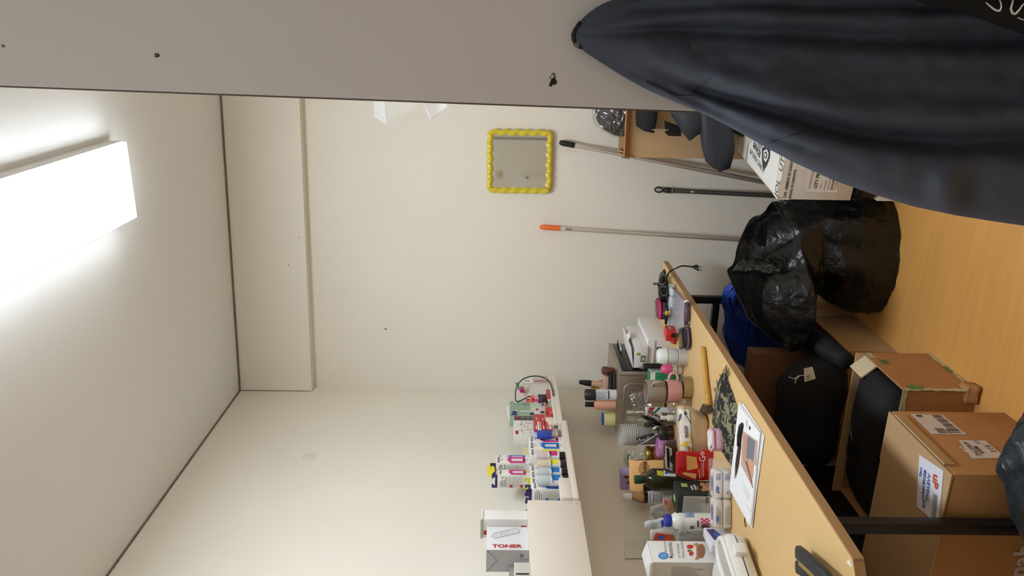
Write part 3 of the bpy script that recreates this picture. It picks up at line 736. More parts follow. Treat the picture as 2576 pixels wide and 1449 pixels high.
# ------------------------------------------------------------------ blue carrier bag under the desk
BLU = mat((36, 70, 170), 0.3, alpha=0.93, bump=0.7, bs=24)
yb = 3.15
bl = thing('carrier_bag', 'blue plastic carrier bag with handles under the desk', 'bag', V((ony(1985, 880, yb).x, yb, ony(1985, 880, yb).z))); BO2 = bl.location
MB().loft(rel(densify(blob([(1985, 1000, 765), (1978, 1010, 755), (1950, 1005, 752), (1925, 985, 745), (1890, 955, 750), (1850, 910, 755), (1822, 870, 752)], yb, 0.24, n=36), 3), BO2)).build('body', BLU, bl, smooth=True, disp=(0.018, 12, 2))
for path in ([(1860, 835), (1835, 790), (1822, 760), (1830, 728), (1845, 716), (1852, 722), (1846, 745), (1850, 770), (1870, 770)], [(1880, 860), (1868, 830), (1880, 795), (1892, 790), (1898, 812), (1892, 835), (1905, 850)]):
    rows = []
    for i, (x, y) in enumerate(path):
        p = ony(x, y, yb-0.03+0.02*math.sin(i)); a = path[max(i-1, 0)]; c_ = path[min(i+1, len(path)-1)]
        tx, ty = c_[0]-a[0], c_[1]-a[1]; l = math.hypot(tx, ty); nx_, ny_ = -ty/l*9, tx/l*9
        rows.append([ony(x+nx_, y+ny_, yb-0.05)-BO2, p-BO2+V((0, -0.02, 0)), ony(x-nx_, y-ny_, yb-0.01)-BO2])
    MB().grid(rows).build('handle', BLU, bl, smooth=True, solid=0.002, sub=2, disp=(0.003, 40, 1))
# ------------------------------------------------------------------ boxes under the desk
def openbox(name, label, x0, x1, y0, y1, h_, m, th=0.006):
    t = thing(name, label, 'box', (x1, y0, 0)); b = MB(); W_, D_ = x1-x0, y1-y0
    for a in ((-W_, 0, 0, th), (-W_, 0, D_-th, D_), (-W_, -W_+th, th, D_-th), (-th, 0, th, D_-th)): b.box(a[0], a[1], a[2], a[3], 0, h_)
    b.box(-W_+th, -th, th, D_-th, 0, th)
    b.build('body', m, t)
    return t, (V((0, 0, 0)), V((0, 1, 0)), U0), (V((-W_, 0, 0)), V((1, 0, 0)), U0)
GTAPE = mat((70, 128, 70), 0.3, var=0.3, vs=60)
KTAPE = mat((186, 190, 150), 0.3, var=0.25, vs=50)
# far dark box
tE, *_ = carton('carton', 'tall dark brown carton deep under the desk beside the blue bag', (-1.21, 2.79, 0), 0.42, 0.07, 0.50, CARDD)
# box A
tA, FX, FY = openbox('cardboard_box', 'plain brown carton under the desk behind the green taped box', -1.62, -1.14, 2.665, 3.04, 0.185, CARD2)
tK, *_ = carton('carton', 'flat brown carton on the floor behind the rubbish bag', (-1.10, 3.055, 0), 0.44, 0.21, 0.20, CARD2)
# dark garment heap with the tag
DARKC = mat((20, 21, 25), 0.8, bump=0.2, bs=60)
o = MB().loft([[(-1.385+0.225*math.copysign(abs(math.cos(q))**0.5, math.cos(q))*s_+ox, 2.665+0.17*math.copysign(abs(math.sin(q))**0.5, math.sin(q))*s_*ky, z_) for q in (2*math.pi*i/40 for i in range(40))] for s_, z_, ox, ky in ((0.6, 0.20, 0, 0.4), (0.95, 0.21, 0, 0.6), (1.0, 0.26, 0.0, 0.7), (0.98, 0.32, 0, 0.6), (0.9, 0.38, -0.02, 0.5), (0.7, 0.42, -0.04, 0.4), (0.3, 0.43, -0.05, 0.3))]).build('garment', DARKC, None, smooth=True, sub=1, disp=(0.014, 8, 5))
tag(o, 'black folded clothes with a white paper tag under the desk', 'clothes')
MB().tube([onx(x, y, X_)-o.location for x, y, X_ in ((1985, 815, -1.17), (2010, 832, -1.16), (2050, 856, -1.15), (2090, 884, -1.14), (2128, 908, -1.135))], [0.03, 0.045, 0.045, 0.04, 0.03], 16).build('sleeve', DARKC, o, smooth=True, sub=1, disp=(0.01, 16, 3))
tgp = [onx(x, y, -1.145) for x, y in ((2022, 927), (2044, 922), (2052, 952), (2024, 960))]
g = MB().add([q-o.location for q in tgp]+[q-o.location-V((0.002, 0, 0)) for q in tgp], [(0, 1, 2, 3), (7, 6, 5, 4), (0, 4, 5, 1), (1, 5, 6, 2), (2, 6, 7, 3), (3, 7, 4, 0)]).build('paper_tag', mat((196, 186, 168), 0.6), o)
g['label'] = 'white printed price tag'
fr = (tgp[3]-o.location, (tgp[0]-tgp[3]).normalized(), (tgp[2]-tgp[3]).normalized()*-1)
MB().tube([onx(x, y, -1.143)-o.location for x, y in ((2022, 944), (2010, 945), (1998, 953), (1984, 948))], 0.0015, 6).build('tag_string', GREYP, o)
MB().tube([onx(x, y, -1.143)-o.location for x, y in ((2012, 945), (2002, 955), (2000, 964))], 0.0015, 6).build('tag_string', GREYP, o)
rects('small_print', GREYI, o, (tgp[3]-o.location, (tgp[2]-tgp[3]).normalized()*1.0, (tgp[0]-tgp[3]).normalized()), [(0.006, 0.035, 0.01, 0.013), (0.006, 0.03, 0.02, 0.023), (0.012, 0.03, 0.03, 0.04)], 0.002)
# box B with green tape, filled with black clothes
tB, FX, FY = openbox('cardboard_box', 'worn cardboard box with green and clear tape full of black clothes', -1.60, -1.055, 2.17, 2.455, 0.235, CARD)
MB().box(-0.55, 0.0, -0.004, 0.004, 0, 0.03, Matrix.Translation((0, 0.280, 0.232)) @ Matrix.Rotation(-0.1, 4, 'X')).build('flap', CARD2, tB)
MB().box(-0.003, 0.003, 0.19, 0.28, 0, 0.07, Matrix.Translation((-0.004, 0, 0.225)) @ Matrix.Rotation(-0.75, 4, 'Y')).build('flap', mat((206, 190, 156), 0.8), tB)
r4 = random.Random(4)
def strip(fr, x0, x1, yc, w_, m, n_=14, nm='tape', lift=0.0012):
    up_, dn = [], []
    for i in range(n_+1):
        x = x0+(x1-x0)*i/n_; up_.append((x, yc+w_*(0.5+r4.uniform(-0.25, 0.25)))); dn.append((x, yc-w_*(0.5+r4.uniform(-0.25, 0.25))))
    poly(nm, m, tB, fr, dn+up_[::-1], lift)
strip(FX, 0.0, 0.285, 0.008, 0.014, KTAPE); strip((FX[0], U0, V((0, -1, 0))), 0.0, 0.235, 0.0, 0.016, KTAPE)
strip((FX[0], U0, V((0, -1, 0))), 0.17, 0.215, -0.012, 0.028, GTAPE, lift=0.002)
strip(FX, 0.19, 0.225, 0.20, 0.022, GTAPE, lift=0.002); strip(FX, 0.13, 0.175, 0.012, 0.012, GTAPE, lift=0.002)
strip(FX, 0.24, 0.285, 0.222, 0.02, KTAPE); strip(FY, 0.0, 0.545, 0.228, 0.016, KTAPE)
MB().box(-0.04, 0.016, -0.016, 0.04, 0.003, 0.042).build('crushed_corner', CARD, tB, smooth='auto', bevel=0.006, sub=2, disp=(0.010, 34, 2))
o = MB().loft([[(-1.335+0.265*math.copysign(abs(math.cos(q))**0.45, math.cos(q))*s_, 2.31+0.133*math.copysign(abs(math.sin(q))**0.45, math.sin(q))*s_, z_+(0.02*math.cos(q) if z_ > 0.1 else 0)+0.012) for q in (2*math.pi*i/48 for i in range(48))] for s_, z_ in ((0.9, 0.012), (0.97, 0.05), (0.97, 0.19), (0.93, 0.225), (0.7, 0.25), (0.4, 0.258), (0.1, 0.262))]).build('garment', DARKC, None, smooth=True, disp=(0.008, 9, 8))
tag(o, 'black garment with a looped badge lying in the green taped box', 'clothes')
lg = [onz(x, y, 0.272) for x, y in ((2138, 1078), (2146, 1068), (2160, 1068), (2166, 1082), (2160, 1105), (2150, 1112), (2142, 1098))]
MB().tube([q-o.location for q in lg], 0.003, 8, closed=True).build('badge_rim', GREYI, o, smooth=True)
MB().add([q-o.location for q in lg], [tuple(range(len(lg)))]).build('badge', mat((50, 52, 56), 0.3), o)
# box C with shipping labels
CT = 0.345
tC = thing('cardboard_box', 'closed shipping carton with three white labels under the desk', 'box', (-1.06, 1.695, 0))
cw, cl = 0.60, 0.34
box('body', CARD, tC, -cw, 0, 0, cl, 0, CT-0.008, 0.002)
box('flap', CARD2, tC, -cw, -0.16, 0.0, cl, CT-0.0075, CT-0.0025)
MB().box(-0.158, -0.002, 0.0, cl, 0, 0.005, Matrix.Translation((0, 0, CT-0.0045))).build('flap', CARD2, tC)
MB().box(-0.004, 0.001, 0.04, cl-0.03, 0, 0.03, Matrix.Translation((0.003, 0, CT-0.03)) @ Matrix.Rotation(0.12, 4, 'Y')).build('flap_edge', CARD2, tC)
FX = (V((0, 0, 0)), V((0, 1, 0)), U0); FT = (V((-cw, 0, CT+0.0005)), V((1, 0, 0)), V((0, 1, 0)))
loc = V(tC.location)
def onFX(x, y): q = onx(x, y, -1.06)-loc; return (q.y, q.z)
def onFT(x, y): q = onz(x, y, CT)-loc; return (q.x+cw, q.y)
lab = [onFX(x, y) for x, y in ((2289, 1042), (2372, 1045), (2433, 1094), (2343, 1093))]
poly('shipping_label', mat((206, 196, 190), 0.5), tC, FX, lab, 0.0012)
lab2 = [onFX(x, y) for x, y in ((2411, 1108), (2477, 1109), (2532, 1153), (2445, 1155))]
poly('shipping_label', mat((206, 196, 190), 0.5), tC, FX, lab2, 0.0012)
lab3 = [onFT(x, y) for x, y in ((2314, 1144), (2375, 1184), (2364, 1302), (2340, 1302), (2307, 1273))]
poly('address_sheet', mat((226, 228, 236), 0.5), tC, FT, lab3, 0.0012)
def bil(c4_, u, v_):
    a, b_, c_, d_ = [V(p) for p in c4_]; return (a*(1-u)+b_*u)*(1-v_)+(d_*(1-u)+c_*u)*v_
def bquad(c4_, u0, u1, v0, v1, m, fr, par, lift=0.0022, nm='print'):
    poly(nm, m, par, fr, [tuple(bil(c4_, *q)) for q in ((u0, v0), (u1, v0), (u1, v1), (u0, v1))], lift)
for i in range(12): bquad(lab, 0.62, 0.9, 0.04+i*0.077, 0.04+i*0.077+(0.03 if i % 3 else 0.05), mat((80, 70, 66), 0.6), FX, tC, nm='barcode')
bquad(lab, 0.25, 0.5, 0.72, 0.95, mat((120, 110, 104), 0.6, var=0.5, vs=300), FX, tC, nm='stamp_square')
bquad(lab, 0.12, 0.3, 0.06, 0.14, INK, FX, tC); bquad(lab, 0.56, 0.6, 0.75, 0.95, INK, FX, tC)
# handwriting on the second label and on the carton
for s_, x, y, sz, m in (('ΑΝΕΣΤΗΣ', 2420, 1113, 0.017, INK), ('1/1', 2446, 1109, 0.018, BLUEI), ('MEGA', 2447, 1124, 0.016, INK), ('B 2 2', 2476, 1122, 0.018, INK)):
    q = V(onFX(x, y)); text(s_, sz, tC, (V((0, q.x, q.y)), V((0, -1, 0)), -U0), 0, 0, m, 0.0026, 0.9, name='handwriting', bold=0.0003)
q = V(onFX(2412, 1122)); text('33', 0.04, tC, (V((0, q.x, q.y)), V((0, -1, 0)), -U0), 0, 0, mat((206, 196, 180), 0.6), 0.0009, name='handwriting', bold=0.0015)
e3 = (V(lab3[2])-V(lab3[1])).normalized()
ex3 = V((e3.x, e3.y, 0)); ey3 = V((-e3.y, e3.x, 0))
def t3(s_, size, x, y, m, bold=0, sx=1):
    q = onFT(x, y); qq = V((q[0]-cw, q[1], CT+0.0005))
    text(s_, size, tC, (qq, ex3, ey3), 0, 0, m, 0.0024, sx, name='handwriting', bold=bold)
t3('ΑΛΕΥΡΑΣ', 0.0164, 2337, 1190, BLUEI, 0.0005); t3('ΘΕΟΔΩΡΟΥ', 0.0148, 2327, 1180, BLUEI, 0.0005); t3('Η92', 0.0148, 2317, 1174, BLUEI, 0.0005); t3('2/3', 0.0187, 2324, 1254, BLUEI, 0.0005)
t3('uP', 0.036, 2351, 1190, mat((210, 84, 50), 0.5), 0.0014)
rects('printed_rule', GREYI, tC, (V((onFT(2350, 1240)[0]-cw, onFT(2350, 1240)[1], CT+0.0005)), ex3, ey3), [(0, 0.07, 0.002+i*0.005, 0.004+i*0.005) for i in range(4)], 0.0022)
# large pale letters on the near side of the labelled carton
FYc = (V((-cw, 0, 0)), V((1, 0, 0)), U0); pq = ony(2584, 1449, 1.695)-loc
text('nab', 0.074, tC, FYc, pq.x+cw-0.004, pq.z+0.004, mat((196, 186, 178), 0.7), 0.002, bold=0.002)
# dark plastic bag at the very front, widened below view to block bounce
o = MB().loft(densify(blob([(2770, 1470, 1060, 1.5), (2755, 1520, 1030, 1.5), (2690, 1520, 1020, 1.5), (2630, 1470, 1035, 1.5), (2592, 1360, 1065, 1.5), (2562, 1302, 1100, 1.5), (2540, 1270, 1150, 1.5), (2528, 1235, 1185, 1.5)], 1.5, 0.6, n=40), 3)).build('plastic_bag', crinkled((36, 46, 52), 0.28, 0.2, 0.12), None, smooth=True, disp=(0.022, 12, 3))
o.location.z -= 0
tag(o, 'dark blue grey plastic bag on the floor at the lower edge', 'bag')

# dark heap of clothes against the wall under the desk
o = MB().loft(densify([[V((-1.728+0.034*math.cos(q)*s_, 2.28+0.54*math.sin(q)*s_, z_)) for q in (2*math.pi*i/40 for i in range(40))] for s_, z_ in ((0.9, 0.004), (1.0, 0.03), (1.0, 0.25), (0.97, 0.42), (0.9, 0.50), (0.6, 0.54), (0.2, 0.55))], 2)).build('garment', DARKC, None, smooth=True, disp=(0.008, 8, 5))
tag(o, 'long black heap of clothes against the wall under the desk', 'clothes')
# ------------------------------------------------------------------ goods on the wall shelves
Z1 = 1.2455; Z2 = 1.2325; Z3 = 1.3915
def sbox(name, label, X, yf, yn, xb, xt, dep, zb, m, cat='box', group=None, dz=None, bevel=0.0008):
    n_ = onx(xb, yn, X); f_ = onx(xb, yf, X)
    h_ = dz if dz else hz(n_, xt)-zb
    t, FX, FY, FT = carton(name, label, (X, n_.y, zb), dep, f_.y-n_.y, h_, m, 0, cat, bevel, group)
    return t, FX, FY, FT, f_.y-n_.y, h_
INKP = mat((236, 233, 226), 0.5)
def inkart(t, FX, FY, dy, dx, h_, m, front=True, side=True, seed=1):
    if front:
        quad('panel_print', m, t, FX, dy*0.04, dy*0.96, h_*0.12, h_*0.58)
        poly('panel_print', m, t, FX, [(dy*0.04, h_*0.579), (dy*0.96, h_*0.579), (dy*0.96, h_*0.70), (dy*0.55, h_*0.68), (dy*0.2, h_*0.6)])
        poly('pictogram', mat((226, 222, 226), 0.4), t, FX, [(dy*0.32, h_*0.2), (dy*0.68, h_*0.2), (dy*0.68, h_*0.5), (dy*0.6, h_*0.54), (dy*0.4, h_*0.54), (dy*0.32, h_*0.5)], 0.0014)
        quad('pictogram', BLACK, t, FX, dy*0.34, dy*0.66, h_*0.145, h_*0.198, 0.0014)
        poly('pictogram', WHITE, t, FX, ell(dy*0.75, h_*0.66, dy*0.2, h_*0.022, 14), 0.0016)
        text('EPSON', dy*0.27, t, FX, dy*0.5, h_*0.885, INK, align='CENTER', bold=0.0002)
        text('101', dy*0.22, t, FX, dy*0.5, h_*0.79, GREYI, align='CENTER')
        text('ml', dy*0.26, t, FX, dy*0.5, h_*0.035, GREYI, align='CENTER')
    if side:
        tlines(GREYI, t, turn((FY[0]+V((0, 0, h_)), FY[1], FY[2])), h_*0.3, h_*0.92, dx*0.08, dx*0.9, 10, 0.18, seed=seed)
        tlines(GREYI, t, FY, dx*0.1, dx*0.9, h_*0.72, h_*0.93, 4, 0.35, seed=seed+3)
        for zz in (0.62, 0.3):
            quad('warning_icon', m if m not in (MAG,) else REDI, t, FY, dx*0.05, dx*0.24, h_*zz-dx*0.19, h_*zz, 0.0016)
        text('C', dx*0.2, t, FY, dx*0.75, h_*0.82, INK, 0.0016, bold=0.0003)
def tab(t, dx, dy, h_, m=NAVY, hgt=0.022, tilt=0.0):
    """hang tab with a cut-out, standing on the far top edge of a carton"""
    P_ = [(-dx*0.5, 0), (dx*0.5, 0), (dx*0.5, hgt), (dx*0.2, hgt), (dx*0.2, hgt*0.72), (dx*0.3, hgt*0.66), (dx*0.3, hgt*0.42), (-dx*0.3, hgt*0.42), (-dx*0.3, hgt*0.66), (-dx*0.2, hgt*0.72), (-dx*0.2, hgt), (-dx*0.5, hgt)]
    M = Matrix.Translation((-dx/2, 0.001, h_)) @ Matrix.Rotation(math.pi/2+tilt, 4, 'X')
    MB().prism(P_, -0.0006, 0.0006, M).build('hang_tab', m, t)
def inkbox(label, y0, z0, m, X=-1.635, dx=0.05, dy=0.0415, h_=0.137, tabm=None, front=True, side=False, rz=0, tilt=0, seed=1):
    t, FX, FY, FT = carton('ink_box', label, (X, y0, z0), dx, dy, h_, INKP, rz, 'ink box', 0.0006, 'printer ink boxes on the ledge')
    inkart(t, FX, FY, dy, dx, h_, m, front, side, seed)
    if tabm: tab(t, dx, dy, h_, tabm, tilt=tilt)
    return t
y_ = 2.752
low = [(MAG, 'magenta ink box at the corner end of the lower ledge row', None), (CYAN, 'cyan ink box second from the corner end of the ledge row', None), (YEL, 'yellow ink box third in the ledge row beside the magenta bottle', None), (MAG, 'ink box behind the magenta ink bottle', YEL), (YEL, 'ink box behind the yellow ink bottle', YEL), (CYAN, 'ink box behind the farther cyan ink bottle', NAVY), (CYAN, 'ink box behind the nearer cyan ink bottle', NAVY), (CYAN, 'cyan ink box with printed side at the near end of the ledge row', NAVY), (NAVY, 'ink box with dark tab squeezed against the box shelf', NAVY)]
for i, (m, lb, tm) in enumerate(low):
    if i < 3: X, y0, y1 = -1.608, onx(1380, (1113, 1130, 1147)[i], -1.608).y, onx(1380, (1099, 1113, 1130)[i], -1.608).y
    elif i < 7:
        X = -1.648; ya, yb_ = onx(1380, 1147, -1.608).y, onx(1380, 1216, -1.608).y; k = (ya-yb_)/4; y0, y1 = ya-(i-2)*k, ya-(i-3)*k
    else: X = -1.608; y0 = onx(1380, 1231, X).y-(0 if i == 7 else 0.043); y1 = y0+0.042
    if i == 8: X = -1.667
    inkbox(lb, y0+0.0006, Z2, m, X=X, tabm=tm, side=(i >= 7), seed=i, tilt=0.15*math.sin(i*2), dy=y1-y0-0.0012, h_=0.137)
# upper row standing on the lower boxes
zu = Z2+0.1375
inkbox('magenta ink box standing on the lower row, printed side toward the window end', onx(1300, 1166, -1.64).y, zu, MAG, X=-1.64, dx=0.052, dy=0.05, h_=0.133, tabm=NAVY, side=True, seed=21)
inkbox('cyan edged ink box standing behind the upper magenta box', onx(1300, 1166, -1.64).y+0.0515, zu, CYAN, X=-1.652, dx=0.04, dy=0.03, h_=0.128, seed=25)
inkbox('ink box with magenta strip and dark tab at the near end of the upper row', onx(1300, 1199, -1.655).y+0.006, zu+0.0, MAG, X=-1.652, dx=0.058, dy=0.038, h_=0.126, tabm=NAVY, side=True, seed=29)
q = onx(1232, 1185, -1.66)
o = MB().add([onx(x, y, X_) for X_ in (-1.655, -1.6565) for x, y in ((1224, 1175), (1243, 1162), (1245, 1185), (1238, 1192), (1229, 1205))], [(0, 1, 2, 3, 4), (9, 8, 7, 6, 5), (0, 5, 6, 1), (1, 6, 7, 2), (2, 7, 8, 3), (3, 8, 9, 4), (4, 9, 5, 0)]).build('hang_tab', YEL, None)
tag(o, 'yellow cardboard tab sticking up above the upper ink boxes', 'tab')
# upside down ink bottles
def inkbottle(label, y, X, xb, xt, lm, bodym, capm, rp=0.0165):
    z0 = Z2; p = V((X, y, z0)); h_ = hz(p, xt)-z0
    t = thing('ink_bottle', label, 'ink bottle', p, 0, 'upside down ink bottles on the ledge')
    c = 0.022
    MB().lathe([(rp*0.86, 0), (rp*0.9, 0.001), (rp*0.9, c), (rp*0.8, c+0.001)], 20).build('cap', capm, t, smooth='auto')
    MB().lathe([(rp*0.75, c+0.0012), (rp, c+0.006), (rp, h_*0.60)], 20).build('label', mat((232, 232, 236), 0.35), t, smooth='auto')
    MB().lathe([(rp*0.985, h_*0.60+0.0002), (rp*0.985, h_*0.95), (rp*0.9, h_*0.985), (rp*0.5, h_)], 20).build('body', bodym, t, smooth='auto')
    A0, A1 = -0.95, 0.45
    rows = []
    for zz in (c+0.012, c+0.026, c+0.04):
        rows.append([((rp+0.0008)*math.cos(a), (rp+0.0008)*math.sin(a), zz+(0.008*(a-A0)/(A1-A0) if zz > c+0.03 else 0)) for a in [A0+(A1-A0)*k/8 for k in range(9)]])
    MB().grid(rows).build('label_print', lm, t, smooth=True)
    text('EPSON', 0.009, t, (V((rp*0.72, -rp*0.72, 0)), V((0.7, 0.7, 0)), U0), -0.014, h_*0.60-0.012, INK, 0.002, bold=0.0002)
    return t
TB = mat((226, 206, 206), 0.3, alpha=0.75); TY = mat((230, 218, 186), 0.3, alpha=0.75); TC_ = mat((206, 214, 216), 0.3, alpha=0.75)
inkbottle('ink bottle with magenta label standing on its cap', onx(1400, 1147, -1.584).y, -1.584, 1423, 1348, MAG, TB, BLACK, 0.0185)
inkbottle('ink bottle with yellow label standing on its cap', onx(1400, 1168, -1.584).y, -1.584, 1425, 1350, YEL, TY, mat((58, 26, 36), 0.4), 0.0185)
inkbottle('farther of the two cyan labelled ink bottles', onx(1400, 1188.5, -1.584).y, -1.584, 1428, 1352, CYAN, TC_, BLACK, 0.0185)
inkbottle('nearer of the two cyan labelled ink bottles', onx(1400, 1209, -1.584).y, -1.584, 1432, 1352, CYAN, TC_, BLACK, 0.0205)
# cartons on the box shelf
t, FX, FY, FT, dy, h_ = sbox('carton', 'white carton with open end flaps and barcode beside the toner box', -1.60, 1284, 1307, 1328, 1216, 0.075, Z3, WHITE)
barcode(INK, t, turn((FY[0]+V((0, 0, h_)), FY[1], FY[2])), 0.085, 0.13, 0.014, 0.026, 18)
quad('red_print', REDI, t, FY, 0.012, 0.03, h_*0.86, h_*0.99); quad('red_print', REDI, t, FY, 0.018, 0.026, 0.004, 0.022)
quad('red_print', REDI, t, FY, 0.04, 0.05, 0.004, 0.022)
MB().box(-0.004, 0.004, 0, dy, 0, 0.004, Matrix.Translation((0, 0, h_+0.002))).build('flap', WHITE, t)
MB().box(-0.075, 0, -0.0006, 0.0006, 0, 0.012, Matrix.Translation((0, 0, h_)) @ Matrix.Rotation(0.6, 4, 'X')).build('flap', GREYP, t)
t, FX, FY, FT, dy, h_ = sbox('toner_box', 'white toner carton with red lettering and cartridge drawing', -1.60, 1326, 1384, 1331, 1223, 0.085, Z3, mat((228, 228, 230), 0.45))
g = turn((FX[0]+V((0, 0, h_)), FX[1], FX[2]))      # writing runs downwards
text('TONER', dy*0.185, t, g, h_*0.14, dy*0.09, REDI, sx=1.22*h_/dy*0.92, bold=0.0007)
LG = mat((168, 170, 174), 0.6)
cart = [(h_*0.12, dy*0.55), (h_*0.17, dy*0.70), (h_*0.72, dy*0.95), (h_*0.80, dy*0.85), (h_*0.76, dy*0.72), (h_*0.2, dy*0.48)]
for k in range(len(cart)):
    a, b_ = V(cart[k]), V(cart[(k+1) % len(cart)]); M = frame(g[0], g[1], g[2], 0.001)
    MB().tube([M @ V((a.x, a.y, 0)), M @ V((b_.x, b_.y, 0))], 0.0006, 5).build('drawing_line', LG, t)
poly('drawing', mat((212, 213, 216), 0.5), t, g, cart, 0.0006)
for k in (0.3, 0.45, 0.6):
    a = V(cart[5]).lerp(V(cart[4]), k); b_ = V(cart[1]).lerp(V(cart[2]), k); M = frame(g[0], g[1], g[2], 0.001)
    MB().tube([M @ V((a.x, a.y, 0)), M @ V((b_.x, b_.y, 0))], 0.0005, 5).build('drawing_line', LG, t)
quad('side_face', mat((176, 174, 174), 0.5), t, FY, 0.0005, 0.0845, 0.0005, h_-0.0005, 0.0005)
M = frame(FY[0], FY[1], FY[2], 0.0012)
for a, b_ in (((0.084, h_*0.99), (0.045, h_*0.74)), ((0.045, h_*0.74), (0.002, h_*0.99)), ((0.05, h_*0.2), (0.05, 0.0))):
    MB().tube([M @ V((a[0], a[1], 0)), M @ V((b_[0], b_[1], 0))], 0.0006, 5).build('fold_line', GREYI, t)
poly('recycling_mark', GREYI, t, FY, ell(0.064, h_*0.17, 0.008, 0.007, 5), 0.0014)
t, FX, FY, FT, dy, h_ = sbox('carton', 'small grey carton at the frame edge in front of the toner box', -1.585, 1415, 1449, 1333, 1294, 0.06, Z3, GREYP)
quad('slot', BLACK, t, FX, 0.005, 0.012, 0.005, h_*0.9); quad('end_print', GREYI, t, FY, 0.01, 0.05, h_*0.2, h_*0.8)
t, FX, FY, FT, dy, h_ = sbox('carton', 'dark grey printed carton behind the small grey one', -1.66, 1425, 1449, 1331, 1281, 0.06, Z3, mat((150, 146, 142), 0.5))
# ---- corner ledge
BT = thing('plastic_bag', 'white crumpled plastic bag at the corner end of the ledge', 'plastic bag', (-1.68, 3.25, Z1)); bo = BT.location
WPB = mat((236, 236, 228), 0.35, alpha=0.92, bump=0.6, bs=40)
MB().loft([[V((-1.718, yy, zz))+V((0.038*math.cos(q)*s_, 0.115*math.sin(q)*s_*(1 if math.sin(q) > 0 else 0.9), 0))-bo for q in (2*math.pi*i/28 for i in range(28))] for s_, zz, yy in ((0.5, Z1+0.002, 3.24), (0.85, Z1+0.02, 3.24), (0.9, Z1+0.09, 3.23), (0.95, Z1+0.13, 3.21), (0.9, Z1+0.17, 3.21), (0.7, Z1+0.195, 3.21), (0.25, Z1+0.21, 3.24))]).build('bag', WPB, BT, smooth=True, disp=(0.010, 22, 3))
pts_ = [onx(x, y, -1.672) for x, y in ((1296, 962), (1304, 962), (1310, 978), (1305, 984), (1299, 972))]
poly('teal_print', mat((70, 160, 150), 0.4), BT, (V((-1.672, 0, 0))-V((bo.x, 0, 0)), V((0, 1, 0)), U0), [(q.y-bo.y, q.z-bo.z) for q in pts_], 0)
t, FX, FY, FT, dy, h_ = sbox('carton', 'pale grey carton with red Greek letters behind the cable loop', -1.615, 945, 1004, 1388, 1318, 0.05, Z1, mat((214, 208, 200), 0.5))
g = turn((FX[0]+V((0, 0, h_)), FX[1], FX[2]))
text('ΟΣΟΧΙΝ', 0.03, t, g, h_*0.38, dy*0.70, mat((196, 90, 80), 0.5), sx=0.82, bold=0.0006)
quad('white_sticker', WHITE, t, g, h_*0.03, h_*0.36, dy*0.64, dy*0.97); text('ΑΔ', 0.018, t, g, h_*0.06, dy*0.72, INK, 0.002)
quad('lower_face', mat((224, 219, 213), 0.5), t, g, 0.002, h_*0.99, dy*0.02, dy*0.6, 0.0005)
# cable loop
cp = [onx(x, y, -1.575) for x, y in ((1320, 1010), (1300, 1010), (1297, 990), (1301, 970), (1314, 955), (1331, 948), (1350, 946), (1368, 950), (1381, 959), (1388, 975), (1392, 995))]
def smooth_path(ps, n_=6):
    out = []; ps = [V(p) for p in ps]
    for i in range(len(ps)-1):
        p0, p1, p2, p3 = ps[max(i-1, 0)], ps[i], ps[i+1], ps[min(i+2, len(ps)-1)]
        for k in range(n_):
            u = k/n_
            out.append(0.5*((2*p1)+(-p0+p2)*u+(2*p0-5*p1+4*p2-p3)*u*u+(-p0+3*p1-3*p2+p3)*u**3))
    out.append(ps[-1]); return out
cp[0] = onx(1326, 1000, -1.59); 
o = MB().tube(smooth_path(cp), 0.0028, 8).build('cable', BLACKG, None, smooth=True)
tag(o, 'black cable bent in a wide loop on the corner ledge', 'cable')
# highlighter
p = onx(1312, 980, -1.60); t = thing('highlighter', 'magenta highlighter with lime end on the corner ledge', 'pen', (p.x, p.y, p.z-0.012))
for (a, b_, m, n_) in ((-0.022, -0.008, mat((170, 190, 60), 0.4), 'end_cap'), (-0.008, 0.02, mat((214, 30, 130), 0.35), 'body')):
    MB().box(-0.008, 0.008, -b_, -a, 0, 0.02).build(n_, m, t, bevel=0.003)
# eraser packs
for i, (yf, yn, x0, x1) in enumerate(((992, 1001, 1326, 1343), (1001, 1009, 1324, 1340))):
    n_ = onx(x1, yn, -1.597); f_ = onx(x0, yf, -1.597)
    t = thing('eraser_pack', ('upper' if i == 0 else 'lower')+' orange and white eraser pack before the grey carton', 'eraser', (-1.597, n_.y, n_.z))
    dy = f_.y-n_.y; hh_ = f_.z-n_.z
    box('sleeve', mat((236, 110, 60), 0.4), t, -0.012, 0, 0, dy, 0, hh_, 0.001)
    quad('white_band', WHITE, t, (V((0, 0, 0)), V((0, 1, 0)), U0), dy*0.55, dy, hh_*0.3, hh_); poly('round_logo', NAVY, t, (V((0, 0, 0)), V((0, 1, 0)), U0), ell(dy*0.4, hh_*0.7, dy*0.2, dy*0.2, 12), 0.0014)
n_ = onx(1360, 1007, -1.597)
t = thing('sticky_notes', 'pink packet of sticky notes under the eraser packs', 'sticky notes', (-1.597, n_.y, n_.z))
box('pad', mat((232, 60, 140), 0.5), t, -0.01, 0, 0, 0.03, 0, 0.03, 0.001); quad('wrapper', mat((226, 170, 180), 0.3), t, (V((0, 0, 0)), V((0, 1, 0)), U0), 0.012, 0.03, 0.004, 0.028)
t, FX, FY, FT, dy, h_ = sbox('binder_clip_box', 'small black plastic case standing on the corner ledge', -1.597, 992, 1011, 1378, 1355, 0.03, onx(1378, 1011, -1.597).z, BLACK)
quad('case_lid', mat((46, 46, 48), 0.4), t, FX, 0.004, dy-0.004, h_*0.6, h_*0.95); box('catch', BLACKG, t, 0, 0.003, dy*0.4, dy*0.6, h_*0.35, h_*0.5)
